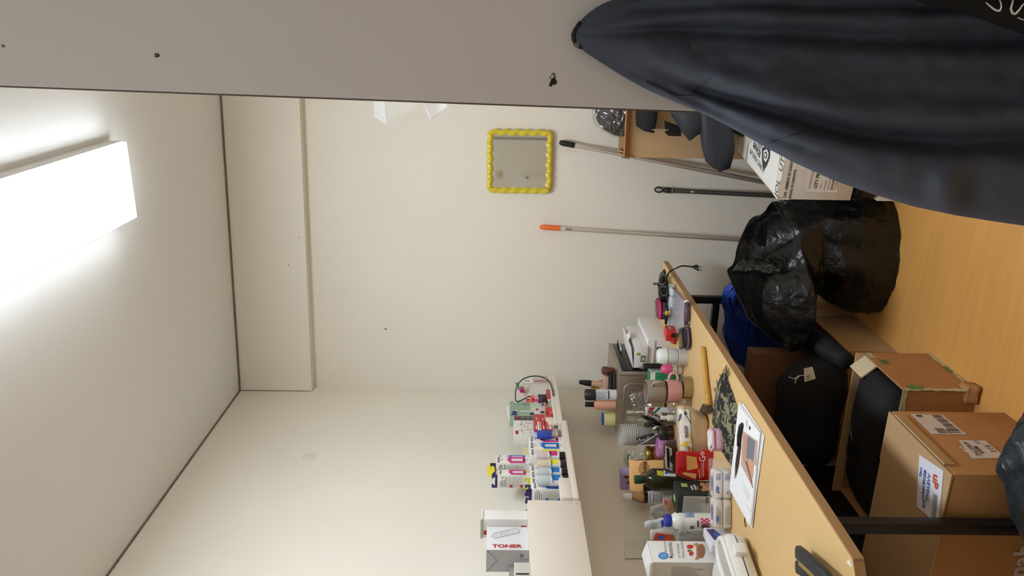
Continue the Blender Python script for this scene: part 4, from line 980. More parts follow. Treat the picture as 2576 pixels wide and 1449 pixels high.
t, FX, FY, FT, dy, h_ = sbox('carton', 'dark red carton with barcode flap on the corner ledge', -1.583, 980, 1001, 1393, 1376, 0.05, Z1, mat((176, 72, 70), 0.5))
quad('label', WHITE, t, FY, 0.004, 0.044, 0.002, h_*0.9); barcode(INK, t, (FY[0], FY[1], FY[2]), 0.008, 0.04, 0.004, h_*0.6, 9)
t, FX, FY, FT, dy, h_ = sbox('index_tabs', 'stack of rainbow coloured index tabs beside the red cartons', -1.595, 1012, 1022, 1374, 1360, 0.03, onx(1376, 1022, -1.595).z, GREYP)
for k, m in enumerate((mat((100, 160, 110), 0.5), NAVY, mat((190, 70, 110), 0.5), mat((236, 160, 60), 0.5), mat((90, 50, 60), 0.5))):
    quad('tab_stripe', m, t, FX, 0.001, dy-0.001, h_*(0.8-k*0.19), h_*(0.97-k*0.19))
# sage coloured carton and scanner carton standing on the red cartons
zb = onx(1345, 1045, -1.605).z
SAGE = mat((150, 172, 150), 0.5)
t, FX, FY, FT, dy, h_ = sbox('carton', 'sage green carton with white toothbrush picture on the corner ledge', -1.605, 1010, 1046, 1344, 1283, 0.055, Z1+0.002, SAGE, dz=hz(onx(1344, 1046, -1.605), 1283)-Z1-0.002)
quad('pale_end', mat((190, 204, 186), 0.5), t, FX, 0, dy, 0, h_*0.55, 0.0006)
for yy in (0.25, 0.86):
    quad('picture', WHITE, t, FX, dy*yy, dy*(yy+0.07), h_*0.55, h_*0.78, 0.0016); poly('picture', WHITE, t, FX, ell(dy*(yy+0.04), h_*0.87, dy*0.06, dy*0.06, 12), 0.0016)
poly('blue_logo', mat((30, 60, 120), 0.4), t, FX, [(0, h_*0.84), (dy*0.3, h_*0.86), (dy*0.3, h_*0.93), (0, h_*0.985)], 0.0016)
quad('dark_print', mat((40, 56, 60), 0.5), t, FX, dy*0.02, dy*0.2, h_*0.42, h_*0.56, 0.0016)
quad('edge', YEL, t, FY, 0.0, 0.002, 0, h_, 0.0006)
t, FX, FY, FT, dy, h_ = sbox('carton', 'white carton with black top panel and line drawings on the corner ledge', -1.605, 1048, 1094, 1344, 1291, 0.055, Z1+0.002, mat((226, 222, 214), 0.5), dz=hz(onx(1344, 1094, -1.605), 1293)-Z1-0.002)
quad('dark_panel', mat((72, 68, 66), 0.4), t, FX, dy*0.78, dy, h_*0.45, h_*0.99, 0.0008)
for k in range(3): quad('panel_window', mat((110, 106, 104), 0.4), t, FX, dy*0.84, dy*0.97, h_*(0.5+k*0.12), h_*(0.58+k*0.12), 0.0014)
quad('red_logo', REDI, t, FX, dy*0.02, dy*0.2, h_*0.9, h_*0.97, 0.0014); quad('red_logo', REDI, t, FX, dy*0.86, dy*0.96, h_*0.89, h_*0.97, 0.0018)
r5 = random.Random(5)
rects('line_drawing', mat((150, 140, 136), 0.6), t, FX, [(dy*a, dy*a+dy*0.14, h_*b_, h_*b_+0.0015) for a, b_ in [(r5.uniform(0.05, 0.6), r5.uniform(0.45, 0.85)) for _ in range(16)]], 0.0014)
rects('line_drawing', mat((150, 140, 136), 0.6), t, FX, [(dy*a, dy*a+0.0015, h_*b_, h_*b_+h_*0.1) for a, b_ in [(r5.uniform(0.05, 0.7), r5.uniform(0.45, 0.8)) for _ in range(14)]], 0.0014)
# small red cartons in front (two courses)
REDC = mat((200, 56, 58), 0.45)
rb = [(1024, 1043, 1393, 1381, 'red pen carton in front at the lip of the ledge', 1), (1024, 1036, 1381, 1374, 'narrow red carton leaning by the index tabs', 0), (1042, 1060, 1359, 1344, 'red carton at the top of the front course, farther', 2), (1042, 1060, 1374, 1360, 'red carton at the top of the front course, middle', 2), (1060, 1081, 1352, 1344, 'red striped carton at the near end, top', 3), (1060, 1081, 1362, 1353, 'white striped carton at the near end, middle', 4), (1060, 1081, 1371, 1363, 'red striped carton at the near end, lower', 3), (1061, 1081, 1389, 1373, 'red and white carton at the near end, bottom', 3)]
for k, (yf, yn, xb, xt, lb, st_) in enumerate(rb):
    X = -1.588
    n_ = onx(xb, yn, X); z0 = max(n_.z, Z1)
    t, FX, FY, FT, dy, h_ = sbox('pen_carton', lb, X, yf, yn, xb, xt, 0.012, z0, REDC if st_ != 4 else WHITE, group='small red cartons on the ledge')
    if st_ in (1, 2): text('Faster', min(dy*0.3, h_*0.5), t, FX, dy*0.1, h_*0.45, WHITE, sx=0.9); rects('small_print', WHITE, t, FX, [(dy*0.1, dy*0.8, h_*0.15, h_*0.2)])
    if st_ == 3: quad('white_band', WHITE, t, FX, dy*0.04, dy*0.5, h_*0.1, h_*0.4); text('Faster', h_*0.4, t, FX, dy*0.1, h_*0.5, WHITE, sx=0.8)
    if st_ == 4: quad('red_band', REDC, t, FX, dy*0.05, dy*0.95, h_*0.3, h_*0.55)
for k, (yf, yn, xb, xt, lb) in enumerate(((1042, 1060, 1383, 1374, 'white ended red carton at the ledge lip, upper'), (1042, 1060, 1392, 1384, 'white ended red carton at the ledge lip, lower'))):
    n_ = onx(xb, yn, -1.586); t, FX, FY, FT, dy, h_ = sbox('pen_carton', lb, -1.586, yf, yn, xb, xt, 0.012, max(n_.z, Z1), WHITE, group='small red cartons on the ledge')
    quad('red_end', REDC, t, FX, dy*0.55, dy, 0.0003, h_*0.97)
t, FX, FY, FT, dy, h_ = sbox('carton', 'small pale grey carton with dark blue square above the red cartons', -1.592, 1025, 1041, 1373, 1344, 0.01, onx(1373, 1041, -1.592).z, mat((214, 212, 206), 0.5))
quad('dark_square', mat((40, 44, 70), 0.5), t, FX, dy*0.05, dy*0.4, h_*0.1, h_*0.45); poly('red_mark', REDI, t, FX, ell(dy*0.65, h_*0.72, dy*0.14, dy*0.14, 12))
t, FX, FY, FT, dy, h_ = sbox('carton', 'bright blue carton at the near end of the corner ledge', -1.586, 1082, 1098, 1389, 1352, 0.012, onx(1389, 1098, -1.586).z, mat((36, 70, 180), 0.45))
quad('dark_print', NAVY, t, FX, dy*0.2, dy*0.5, h_*0.15, h_*0.3)
o = MB().add([onx(x, y, X_) for X_ in (-1.60, -1.601) for x, y in ((1334, 1085), (1349, 1082), (1352, 1100), (1341, 1100))], [(0, 1, 2, 3), (7, 6, 5, 4), (0, 4, 5, 1), (1, 5, 6, 2), (2, 6, 7, 3), (3, 7, 4, 0)]).build('paper_slip', mat((206, 212, 222), 0.6), None)
tag(o, 'pale bluish paper slip between the blue carton and ink boxes', 'paper')
# cut cardboard pieces rising behind the ink boxes
for xs_, m, lb, X_ in ((((1311, 1100), (1330, 1098), (1332, 1124), (1318, 1124)), mat((214, 206, 186), 0.6), 'beige torn carton flap above the cyan ink box', -1.66), (((1313, 1126), (1334, 1124), (1336, 1148), (1314, 1148)), mat((206, 200, 160), 0.6), 'yellowish folded leaflet above the yellow ink box', -1.655)):
    q = [onx(x, y, X_) for x, y in xs_]
    q[1].z -= 0.05; q[2].z -= 0.05
    o = MB().add(q+[p-V((0.0012, 0, 0)) for p in q], [(0, 1, 2, 3), (7, 6, 5, 4), (0, 4, 5, 1), (1, 5, 6, 2), (2, 6, 7, 3), (3, 7, 4, 0)]).build('leaflet', m, None)
    tag(o, lb, 'leaflet')
# ------------------------------------------------------------------ printing on curved things: rays through photo pixels meet the thing itself
from mathutils.bvhtree import BVHTree
def wmat(o):
    M = o.matrix_basis.copy(); p = o.parent
    while p: M = p.matrix_basis @ M; p = p.parent
    return M
BV = {}
def bvh(o):
    if o.name not in BV:
        M = wmat(o); me = o.data
        BV[o.name] = BVHTree.FromPolygons([M @ v_.co for v_ in me.vertices], [tuple(p.vertices) for p in me.polygons])
    return BV[o.name]
def hit(o, x, y, lift):
    d = ray(x, y).normalized(); h_ = bvh(o).ray_cast(CAM, d)
    if h_[0] is None: return None
    return h_[0]-d*lift
def stick(o, par, px4, m, name='print', n=5, lift=0.0012):
    a, b_, c_, d_ = [V(p) for p in px4]; rows = []; Mi = wmat(par).inverted()
    for i in range(n+1):
        row = []
        for j in range(n+1):
            u, v_ = i/n, j/n; p = (a*(1-u)+b_*u)*(1-v_)+(d_*(1-u)+c_*u)*v_
            q = hit(o, p.x, p.y, lift)
            row.append(q)
        rows.append(row)
    flat = [q for r in rows for q in r if q is not None]
    if len(flat) < 3: return None
    mid = sum(flat, V())/len(flat)
    b = MB(); idx = {}; vs = []; fs = []
    for i, r in enumerate(rows):
        for j, q in enumerate(r):
            if q is not None: idx[i, j] = len(vs); vs.append(Mi @ q)
    for i in range(n):
        for j in range(n):
            k = [(i, j), (i+1, j), (i+1, j+1), (i, j+1)]
            if all(z in idx for z in k): fs.append(tuple(idx[z] for z in k))
    if not fs: return None
    ob = b.add(vs, fs).build(name, m, par, smooth=True)
    return ob
def sblot(o, par, cx_, cy_, rx, ry, m, name='print', n=16, lift=0.0014):
    Mi = wmat(par).inverted(); c0 = hit(o, cx_, cy_, lift)
    if c0 is None: return None
    rim_ = [hit(o, cx_+rx*math.cos(2*math.pi*k/n), cy_+ry*math.sin(2*math.pi*k/n), lift) or c0 for k in range(n)]
    return MB().add([Mi @ c0]+[Mi @ q for q in rim_], [(0, k+1, (k+1) % n+1) for k in range(n)]).build(name, m, par, smooth=True)
def stext(o, par, s, ox, oy, size, m, down=False, ang=0, lift=0.0022, sx=1, bold=0, name='lettering'):
    cu = bpy.data.curves.new('t', 'FONT'); cu.body = s; cu.size = 1; cu.resolution_u = 2
    if bold: cu.offset = bold
    ob = bpy.data.objects.new('t', cu); me = bpy.data.meshes.new_from_object(ob)
    bpy.data.objects.remove(ob); bpy.data.curves.remove(cu)
    Mi = wmat(par).inverted(); ca, sa = math.cos(ang), math.sin(ang); last = None
    for v_ in me.vertices:
        tx, ty = v_.co.x*size*sx, v_.co.y*size; tx, ty = tx*ca-ty*sa, tx*sa+ty*ca
        px = (ox+tx, oy-ty) if down else (ox-ty, oy-tx)
        q = hit(o, px[0], px[1], lift) or last
        if q is None: q = CAM+ray(*px)*depth(wmat(o).translation)
        last = q; v_.co = Mi @ q
    me.materials.clear(); me.materials.append(m)
    for p in me.polygons: p.material_index = 0
    o2 = bpy.data.objects.new(name, me); COL.objects.link(o2); o2.parent = par
    return o2
def slines(o, par, x0, x1, y0, y1, n, m, down=True, seed=1, th=0.35):
    """rows of fine print; down: rows run along image x"""
    r = random.Random(seed)
    for i in range(n):
        if down:
            yy = y0+(y1-y0)*(i+0.5)/n; stick(o, par, [(x0, yy-th), (x0, yy+th), (x0+(x1-x0)*r.uniform(0.6, 1), yy+th), (x0+(x1-x0)*r.uniform(0.6, 1), yy-th)], m, 'small_print', 2)
        else:
            xx = x0+(x1-x0)*(i+0.5)/n; e_ = y1-(y1-y0)*r.uniform(0.6, 1); stick(o, par, [(xx-th, y1), (xx+th, y1), (xx+th, e_), (xx-th, e_)], m, 'small_print', 2)
def pattern(c1, c2, scale, rough=0.6, thr=0.5, soft=0.02, c3=None, stretch=None):
    m = bpy.data.materials.new('pattern'); m.use_nodes = True; nt = m.node_tree; b = nt.nodes['Principled BSDF']; b.inputs['Roughness'].default_value = rough
    tc = nt.nodes.new('ShaderNodeTexCoord'); mp = nt.nodes.new('ShaderNodeMapping'); n_ = nt.nodes.new('ShaderNodeTexNoise'); r = nt.nodes.new('ShaderNodeValToRGB')
    if stretch: mp.inputs['Scale'].default_value = stretch
    n_.inputs['Scale'].default_value = scale; n_.inputs['Detail'].default_value = 2; n_.inputs['Distortion'].default_value = 1.2
    nt.links.new(tc.outputs['Object'], mp.inputs[0]); nt.links.new(mp.outputs[0], n_.inputs['Vector']); nt.links.new(n_.outputs['Fac'], r.inputs[0]); nt.links.new(r.outputs[0], b.inputs['Base Color'])
    e_ = r.color_ramp.elements; e_[0].position = thr-soft; e_[1].position = thr+soft; e_[0].color = L3(c1)+(1,); e_[1].color = L3(c2)+(1,)
    if c3: k = r.color_ramp.elements.new(thr+0.12); k.color = L3(c3)+(1,)
    return m
def pxblob(name, label, cat, rows, Y, kd, m, disp=None, ex=0.9, n=32, zmin=DZ, dens=3, parts='body'):
    rings = densify(blob(rows, Y, kd, n, ex), dens)
    for r in rings:
        for p in r: p.z = max(p.z, zmin+0.001)
    if disp:
        for r in rings:
            cc = sum(r, V())/len(r)
            for i, p in enumerate(r):
                q = p*disp[1]+V((disp[2], 0, 0)); d = (p-cc).normalized(); r[i] = p+d*disp[0]*(noise.noise(q)+0.6*noise.noise(q*2.1)); r[i].z = max(r[i].z, zmin+0.001)
    al = [p for r in rings for p in r]
    base = V((sum(p.x for p in al)/len(al), sum(p.y for p in al)/len(al), zmin))
    t = thing(name, label, cat, base)
    o = MB().loft([[p-base for p in r] for r in rings]).build(parts, m, t, smooth=True)
    return t, o
def pot(name, label, cat, px, prof_parts, zb=DZ, n=28, group=None, sq=None):
    """turned thing over base pixel px; prof_parts: (name, material, [(radius px, image x)...])"""
    p = onz(px[0], px[1], zb); t = thing(name, label, cat, p, 0, group); out = []
    for nm, m, prof in prof_parts:
        pr_ = lpx(p, prof)
        pr_ = [(r, max(z, 0.0003)) for r, z in pr_]
        out.append(MB().lathe(pr_, n, sq=sq).build(nm, m, t, smooth='auto'))
    return t, out, p
# ------------------------------------------------------------------ mini oven and what lies on it
OX, OY, OZ = -1.455, 3.105, 0.968
ov = thing('mini_oven', 'steel mini oven with dark glass door against the wall', 'oven', (OX, OY, DZ))
od, ow, oh = 0.285, 0.345, OZ-DZ
box('body', STEEL, ov, -od, -0.006, 0, ow, 0.012, oh, 0.004)
for x in (-od+0.03, -0.04):
    for y in (0.03, ow-0.03): MB().lathe([(0.012, 0), (0.012, 0.012)], 12, (x, y, 0)).build('foot', BLACK, ov)
box('door_frame', STEEL, ov, -0.006, 0.004, 0, ow, 0.012, oh, 0.002)
box('door_glass', mat((22, 22, 24), 0.12), ov, 0.004, 0.0075, 0.028, ow-0.02, 0.03, oh-0.018, 0.001)
MB().tube([(0.006, 0.22, oh-0.04), (0.03, 0.225, oh-0.04), (0.03, 0.32, oh-0.04), (0.006, 0.325, oh-0.04)], 0.004, 8).build('handle', CHROME, ov, smooth=True)
for k in range(3): MB().tube([(0.0085, 0.06, oh-0.07-k*0.03), (0.0085, ow-0.05, oh-0.07-k*0.03)], 0.0015, 6).build('rack_bar', CHROME, ov)
rr_ = [(-od+0.035, 0.03), (-0.06, 0.03), (-0.045, 0.05), (-0.045, oh-0.05), (-0.06, oh-0.03), (-od+0.035, oh-0.03), (-od+0.02, oh-0.05), (-od+0.02, 0.05)]
MB().tube([(x, -0.0005, z) for x, z in rr_], 0.003, 8, closed=True).build('pressed_rib', STEEL, ov, smooth=True)
# palettes
def onO(x, y): return onz(x, y, OZ)
p = onO(1556, 965)
pal = [('lower black make-up palette lying on the oven', BLACK, (0, 0, 0.0), (0.10, 0.075, 0.016), 0.35), ('black make-up palette second from the bottom on the oven', BLACK, (-0.004, 0.003, 0.0165), (0.095, 0.07, 0.016), 0.42), ('open powder compact with a pale rose pan on the oven', mat((196, 158, 140), 0.5), (-0.006, 0.004, 0.033), (0.09, 0.065, 0.018), 0.3)]
for lb, m, o3, s3, a in pal:
    t = thing('make_up_palette', lb, 'make-up', V((-1.545, 3.19, OZ))+V(o3), a, 'make-up palettes on the oven')
    box('case', m, t, -s3[0]/2, s3[0]/2, -s3[1]/2, s3[1]/2, 0, s3[2], 0.002)
    box('lid_seam', GREYI, t, -s3[0]/2-0.0004, s3[0]/2+0.0004, -s3[1]/2-0.0004, s3[1]/2+0.0004, s3[2]*0.5, s3[2]*0.5+0.001)
t = thing('powder_compact', 'brown and cream make-up compact propped open on the palettes', 'make-up', V((-1.53, 3.255, OZ+0.0)), 0.3)
MB().lathe([(0.036, 0), (0.038, 0.004), (0.038, 0.03), (0.036, 0.034)], 24).build('case', mat((120, 80, 66), 0.5), t, smooth='auto')
MB().lathe([(0.032, 0.0342), (0.03, 0.039), (0.012, 0.041)], 24).build('powder', mat((214, 190, 160), 0.7), t, smooth='auto')
MB().lathe([(0.034, 0), (0.035, 0.008)], 24, M=Matrix.Translation((-0.035, 0, 0.052)) @ Matrix.Rotation(1.25, 4, 'Y')).build('lid', mat((150, 100, 84), 0.4), t, smooth='auto')
t = thing('make_up_brush', 'round brown make-up brush standing beside the compact', 'make-up brush', V((-1.485, 3.21, OZ)))
MB().lathe([(0.006, 0), (0.008, 0.02), (0.017, 0.035), (0.02, 0.05), (0.014, 0.06), (0.004, 0.063)], 20).build('bristles', mat((110, 70, 60), 0.9, bump=0.5, bs=200), t, smooth=True)
MB().lathe([(0.0045, -0.0), (0.0065, 0.0003)], 12).build('ferrule', BLACK, t)
# toiletries on the oven, nearer row
t, os_, _ = pot('toiletry_tube', 'dark capped silver tube leaning on the oven', 'bottle', (1547, 972), [('tube', mat((196, 160, 130), 0.35), [(7, 1550), (8, 1540), (8, 1486)]), ('cap', BLACK, [(8, 1485), (7, 1470), (5, 1458), (4.5, 1456)])], OZ)
t.rotation_euler = (0.0, 0.12, 0)
t, os_, _ = pot('perfume_bottle', 'small gold perfume bottle in clear wrap on the oven', 'bottle', (1547, 981), [('bottle', mat((208, 188, 160), 0.15, alpha=0.6), [(9, 1549), (9, 1512), (6, 1508)]), ('cap', GOLD, [(7, 1507), (7, 1487)])], OZ)
t, os_, _ = pot('deodorant', 'deodorant bottle with big black cap and white label on the oven', 'bottle', (1550, 994), [('body', mat((216, 218, 224), 0.4), [(13, 1552), (14, 1549), (14, 1498)]), ('cap', mat((34, 36, 36), 0.4), [(14.3, 1497.5), (14.3, 1474), (12, 1471)])], OZ)
slines(os_[0], t, 1500, 1530, 985, 1003, 6, INK, True, 2); stick(os_[0], t, [(1530, 983), (1533, 983), (1533, 1004), (1530, 1004)], INK)
t, os_, _ = pot('lotion_bottle', 'peach coloured bottle with narrow black cap on the oven', 'bottle', (1549, 1018), [('body', mat((214, 156, 130), 0.4), [(12, 1551), (13, 1548), (13, 1500), (9, 1494)]), ('cap', BLACK, [(6.5, 1493.5), (6.5, 1473), (6, 1472)])], OZ)
t, os_, _ = pot('tape_roll', 'pale yellow roll of tape with blue core on the oven', 'tape', (1545, 1054), [('roll', mat((214, 204, 140), 0.4), [(18, 1550), (19, 1548), (19, 1520), (18, 1518)]), ('core', mat((40, 80, 160), 0.4), [(16, 1517.5), (16, 1514), (12, 1514)])], OZ)
# ------------------------------------------------------------------ two white cartons
p0 = D(1687, 856); z1 = hz(p0, 1631)-DZ; fy = min(onx(1588, 782, p0.x).y, 3.44)
t1, FX, FY, FT = carton('carton', 'white carton with handwritten 140 under the other one on the desk', (p0.x, p0.y, DZ), 0.115, fy-p0.y, z1, WHITEP)
text('140', 0.036, t1, FY, 0.03, z1*0.35, INK, bold=0.0006, name='handwriting')
M = frame(FY[0], FY[1], FY[2], 0.0008); MB().tube([M @ V((0.115, z1*0.75, 0)), M @ V((0.06, z1*0.55, 0)), M @ V((0.0, z1*0.62, 0))], 0.0006, 5).build('crease', GREYI, t1)
MB().box(-0.115, 0, -0.0008, 0.0008, 0, 0.03, Matrix.Translation((0, -0.001, z1)) @ Matrix.Rotation(math.pi-0.12, 4, 'X')).build('end_flap', WHITEP, t1)
pu = onz(1631, 874, DZ+z1+0.001); zu_ = hz(pu, 1598)-pu.z
t2, FX, FY, FT = carton('carton', 'white carton with raised lid and green sticker, upper one on the desk', (pu.x, pu.y+0.002, pu.z), 0.10, 0.255, zu_, WHITEP)
MB().box(0, 0.10, 0.0, 0.255, 0, 0.0012, Matrix.Translation((-0.10, 0, zu_+0.001)) @ Matrix.Rotation(-0.16, 4, 'Y')).build('lid', WHITEP, t2, bevel=0.0004)
MB().prism([(0, 0.08), (0.02, 0.09), (0.02, 0.14), (0, 0.15)], -0.0006, 0.0006, Matrix.Translation((-0.002, 0, zu_+0.017)) @ Matrix.Rotation(0.5, 4, 'Y')).build('tuck_tab', WHITEP, t2)
quad('label', mat((120, 118, 116), 0.5), t2, FY, 0.028, 0.06, 0.006, 0.03); quad('label_window', mat((190, 188, 186), 0.5), t2, FY, 0.036, 0.05, 0.011, 0.025, 0.0014)
quad('green_sticker', mat((150, 176, 80), 0.5), t2, FY, 0.06, 0.073, zu_*0.55, zu_*0.85)
# ------------------------------------------------------------------ heated brush, pouch and small tools at the far end
def LZ(x, y, z): return onz(x, y, DZ+z)
hb = thing('heated_brush', 'black heated hair brush with pink bristle pad and wound cable', 'hair brush', D(1684, 735)); hO = hb.location
hp = [LZ(1666, 690, 0.025), LZ(1668, 703, 0.03), LZ(1670, 722, 0.034), LZ(1671, 742, 0.036), LZ(1670, 754, 0.034)]
MB().tube([q-hO for q in hp], [0.012, 0.020, 0.026, 0.027, 0.021], 16).build('handle', BLACKG, hb, smooth=True)
h0, h1 = LZ(1668, 750, 0.034), LZ(1672, 803, 0.034); dv = (h1-h0); dn = dv.normalized(); sx_ = V((0, 0, 1)).cross(dn).normalized()
rg = []; rg2 = []
for k in range(9):
    s_ = k/8; w_ = 0.027*math.sqrt(max(0.05, 1-(2*s_-1)**4)); c = h0+dv*s_-hO
    rg.append([c+sx_*w_*math.cos(q)+V((0, 0, 0.014*math.sin(q))) for q in (2*math.pi*i/16 for i in range(16))])
    rg2.append([c+V((0, 0, 0.014))+sx_*w_*0.8*math.cos(q)+V((0, 0, 0.016*math.sin(q) if math.sin(q) > 0 else 0)) for q in (2*math.pi*i/16 for i in range(16))])
MB().loft(rg).build('head', mat((70, 40, 60), 0.3), hb, smooth=True)
MB().loft(rg2).build('bristle_pad', mat((190, 54, 104), 0.5), hb, smooth=True)
bb = MB()
for k in range(1, 8):
    for j in (-2, -1, 0, 1, 2):
        c = h0+dv*(k/8.0)+sx_*j*0.0085-hO; z_ = 0.014+0.016*math.sqrt(max(0, 1-(j/2.6)**2))
        bb.tube([c+V((0, 0, z_-0.003)), c+V((0, 0, z_+0.010))], [0.0014, 0.0006], 5)
bb.build('bristles', mat((60, 20, 40), 0.5), hb)['kind'] = 'stuff'
cb = [LZ(1668, 742, 0.05), LZ(1660, 735, 0.05), LZ(1664, 722, 0.055), LZ(1676, 722, 0.055), LZ(1680, 735, 0.05), LZ(1670, 744, 0.052), LZ(1660, 728, 0.055), LZ(1655, 716, 0.06), LZ(1646, 716, 0.062), LZ(1644, 713, 0.062), LZ(1654, 712, 0.06), LZ(1668, 716, 0.058), LZ(1676, 706, 0.055), LZ(1674, 696, 0.055), LZ(1668, 682, 0.05), LZ(1672, 680, 0.05), LZ(1674, 692, 0.04), LZ(1675, 700, 0.025), LZ(1680, 690, 0.02), LZ(1688, 681, 0.012)]
XE = -1.012
cb += [onx(1700, 675, XE), onx(1712, 670, XE), onx(1722, 669, XE), onx(1733, 670, XE)]
MB().tube([q-hO for q in smooth_path(cb, 5)], 0.0034, 8).build('cable', BLACKG, hb, smooth=True)
pa, pb = onx(1733, 670, XE), onx(1757, 674, XE); d = (pb-pa).normalized(); s_ = mpp(pa); sd = V((0.6, 0.8, 0)).normalized()
PL = Matrix.Identity(4)
for i, a in enumerate((sd, d.cross(sd).normalized(), d)):
    for j in range(3): PL[j][i] = a[j]
PL.translation = pa-hO
MB().lathe([(2.4*s_, 0), (3*s_, 9*s_), (3.6*s_, 10*s_), (8.5*s_, 20*s_), (8.5*s_, 25*s_)], 16, M=PL, sq=(1, 0.45, 0.8)).build('plug', BLACK, hb, smooth='auto')
for k in (-1, 1): MB().lathe([(1.1*s_, 25*s_), (1.1*s_, 34*s_)], 8, (k*5.2*s_, 0, 0), M=PL).build('plug_pin', mat((90, 86, 84), 0.3, metal=0.6), hb)
# clear pouch
pc = [D(1683, 716), D(1733, 762), D(1738, 815), D(1700, 850), D(1676, 800)]
po = thing('zip_pouch', 'clear plastic zip pouch with white paper inside lying on the desk', 'pouch', (sum(pc, V())/5)); pO = po.location
wc = [LZ(1670, 745, 0.018), LZ(1679, 714, 0.018), LZ(1690, 716, 0.018), LZ(1686, 780, 0.018), LZ(1676, 806, 0.018), LZ(1667, 800, 0.018)]
MB().loft([[V((q.x, q.y, DZ+0.003))-pO for q in wc], [q-pO for q in wc]]).build('paper_insert', mat((226, 230, 234), 0.5), po, bevel=0.003)
MB().loft([[V((q.x, q.y, DZ+0.001))-pO for q in pc], [V((q.x, q.y, DZ+0.012))-pO+(pO-q)*0.04 for q in pc]]).build('pouch', mat((192, 190, 196), 0.12, alpha=0.7, bump=0.25, bs=30), po, bevel=0.003, sub=2, disp=(0.003, 40, 2))
MB().tube([LZ(1690, 722, 0.014)-pO, LZ(1712, 742, 0.014)-pO, LZ(1733, 762, 0.012)-pO], 0.003, 6).build('zip_edge', mat((110, 90, 110), 0.3), po)
# utility knife
kp = [LZ(1677, 768, 0.034), LZ(1679, 782, 0.034), LZ(1676, 800, 0.032), LZ(1675, 815, 0.03), LZ(1674, 830, 0.028)]
kn = thing('utility_knife', 'black and yellow utility knife lying on the pouch', 'knife', D(1684, 800)); kO = kn.location
MB().tube([q-kO for q in kp[:2]], [0.006, 0.008], 10).build('grip', BLACK, kn, smooth=True)
MB().tube([kp[1]-kO, kp[1]*0.6+kp[2]*0.4-kO], [0.009, 0.009], 10).build('collar', mat((240, 176, 40), 0.4), kn, smooth='auto')
MB().tube([kp[1]*0.6+kp[2]*0.4-kO, kp[2]-kO, kp[3]-kO], [0.008, 0.007, 0.006], 10).build('barrel', BLACK, kn, smooth=True)
MB().tube([kp[3]-kO, kp[4]-kO], [0.006, 0.004], 10).build('tip', mat((236, 190, 70), 0.4), kn, smooth=True)
MB().tube([kp[0]-kO+V((0, 0, 0.001))+(LZ(1677+4*math.sin(q), 764-5+5*math.cos(q), 0.034)-kp[0]) for q in (2*math.pi*i/12 for i in range(12))], 0.0012, 6, closed=True).build('cord_loop', BLACK, kn)
# tape measure
q0 = D(1702, 836, 0.013); a_ = math.radians(-8)
tm = thing('tape_measure', 'small red tape measure on the pouch', 'tape measure', (q0.x, q0.y, DZ+0.0135), a_)
box('case', mat((208, 44, 44), 0.35), tm, -0.045, 0, 0, 0.06, 0, 0.04, 0.004)
box('belt_clip', CHROME, tm, 0.0, 0.003, 0.018, 0.045, 0.018, 0.032, 0.001); box('lock', BLACK, tm, -0.024, -0.004, -0.003, 0.0, 0.002, 0.02, 0.001)
rp_ = [D(1690, 840, 0.002), D(1699, 836, 0.002), D(1700, 866, 0.002), D(1692, 862, 0.002)]
o = MB().loft([rp_, [q+V((0, 0, 0.01)) for q in rp_]]).build('wrapper', mat((206, 50, 48), 0.3), None, smooth=True, sub=2, disp=(0.003, 60, 1))
tag(o, 'crumpled red wrapper between tape measure and white carton', 'wrapper')
# paddle brush
pb_ = thing('paddle_brush', 'plum coloured paddle hair brush with black bristles at the desk edge', 'hair brush', D(1733, 800)); bO = pb_.location
hp = [LZ(1728, 759, 0.012), LZ(1729, 765, 0.014), LZ(1728, 785, 0.016), LZ(1727, 805, 0.015), LZ(1726, 820, 0.013)]
PLUM = mat((88, 68, 88), 0.4)
MB().tube([q-bO for q in hp], [0.007, 0.011, 0.012, 0.011, 0.0085], 14).build('handle', PLUM, pb_, smooth=True)
MB().tube([LZ(1728.4, 757, 0.012)-bO, LZ(1728.2, 763, 0.013)-bO], 0.0125, 12).build('end_cap', mat((214, 204, 190), 0.3), pb_, smooth='auto')
MB().tube([LZ(1726.2, 816, 0.0135)-bO, LZ(1726, 818.5, 0.0135)-bO], 0.0112, 12).build('ring', CHROME, pb_, smooth='auto')
h0, h1 = LZ(1726, 820, 0.012), LZ(1730, 878, 0.012); dv = h1-h0; sx_ = V((0, 0, 1)).cross(dv.normalized()).normalized(); rg = []
for k in range(11):
    s_ = k/10; w_ = 0.008+0.026*min(1, s_*4)*math.sqrt(max(0.1, 1-max(0, (s_-0.6)/0.42)**3)); c = h0+dv*s_-bO
    rg.append([c+sx_*w_*math.cos(q)+V((0, 0, 0.009*math.sin(q))) for q in (2*math.pi*i/16 for i in range(16))])
MB().loft(rg).build('head', PLUM, pb_, smooth=True)
rg = []
for k in range(11):
    s_ = 0.12+0.82*k/10; w_ = 0.027*math.sqrt(max(0.04, 1-(k/5-1)**4)); c = h0+dv*s_-bO+V((0, 0, 0.008))
    rg.append([c+sx_*w_*math.cos(q)+V((0, 0, 0.008*max(0, math.sin(q)))) for q in (2*math.pi*i/16 for i in range(16))])
MB().loft(rg).build('cushion', mat((44, 42, 46), 0.6), pb_, smooth=True)
bb = MB()
for k in range(14):
    for j in (-2.4, -1.2, 0, 1.2, 2.4):
        c = h0+dv*(0.14+0.8*k/13)+sx_*j*0.0088-bO
        bb.tube([c+V((0, 0, 0.012)), c+V((0, 0, 0.030))-sx_*0.002], [0.0012, 0.0008], 5)
bb.build('bristles', BLACK, pb_)['kind'] = 'stuff'
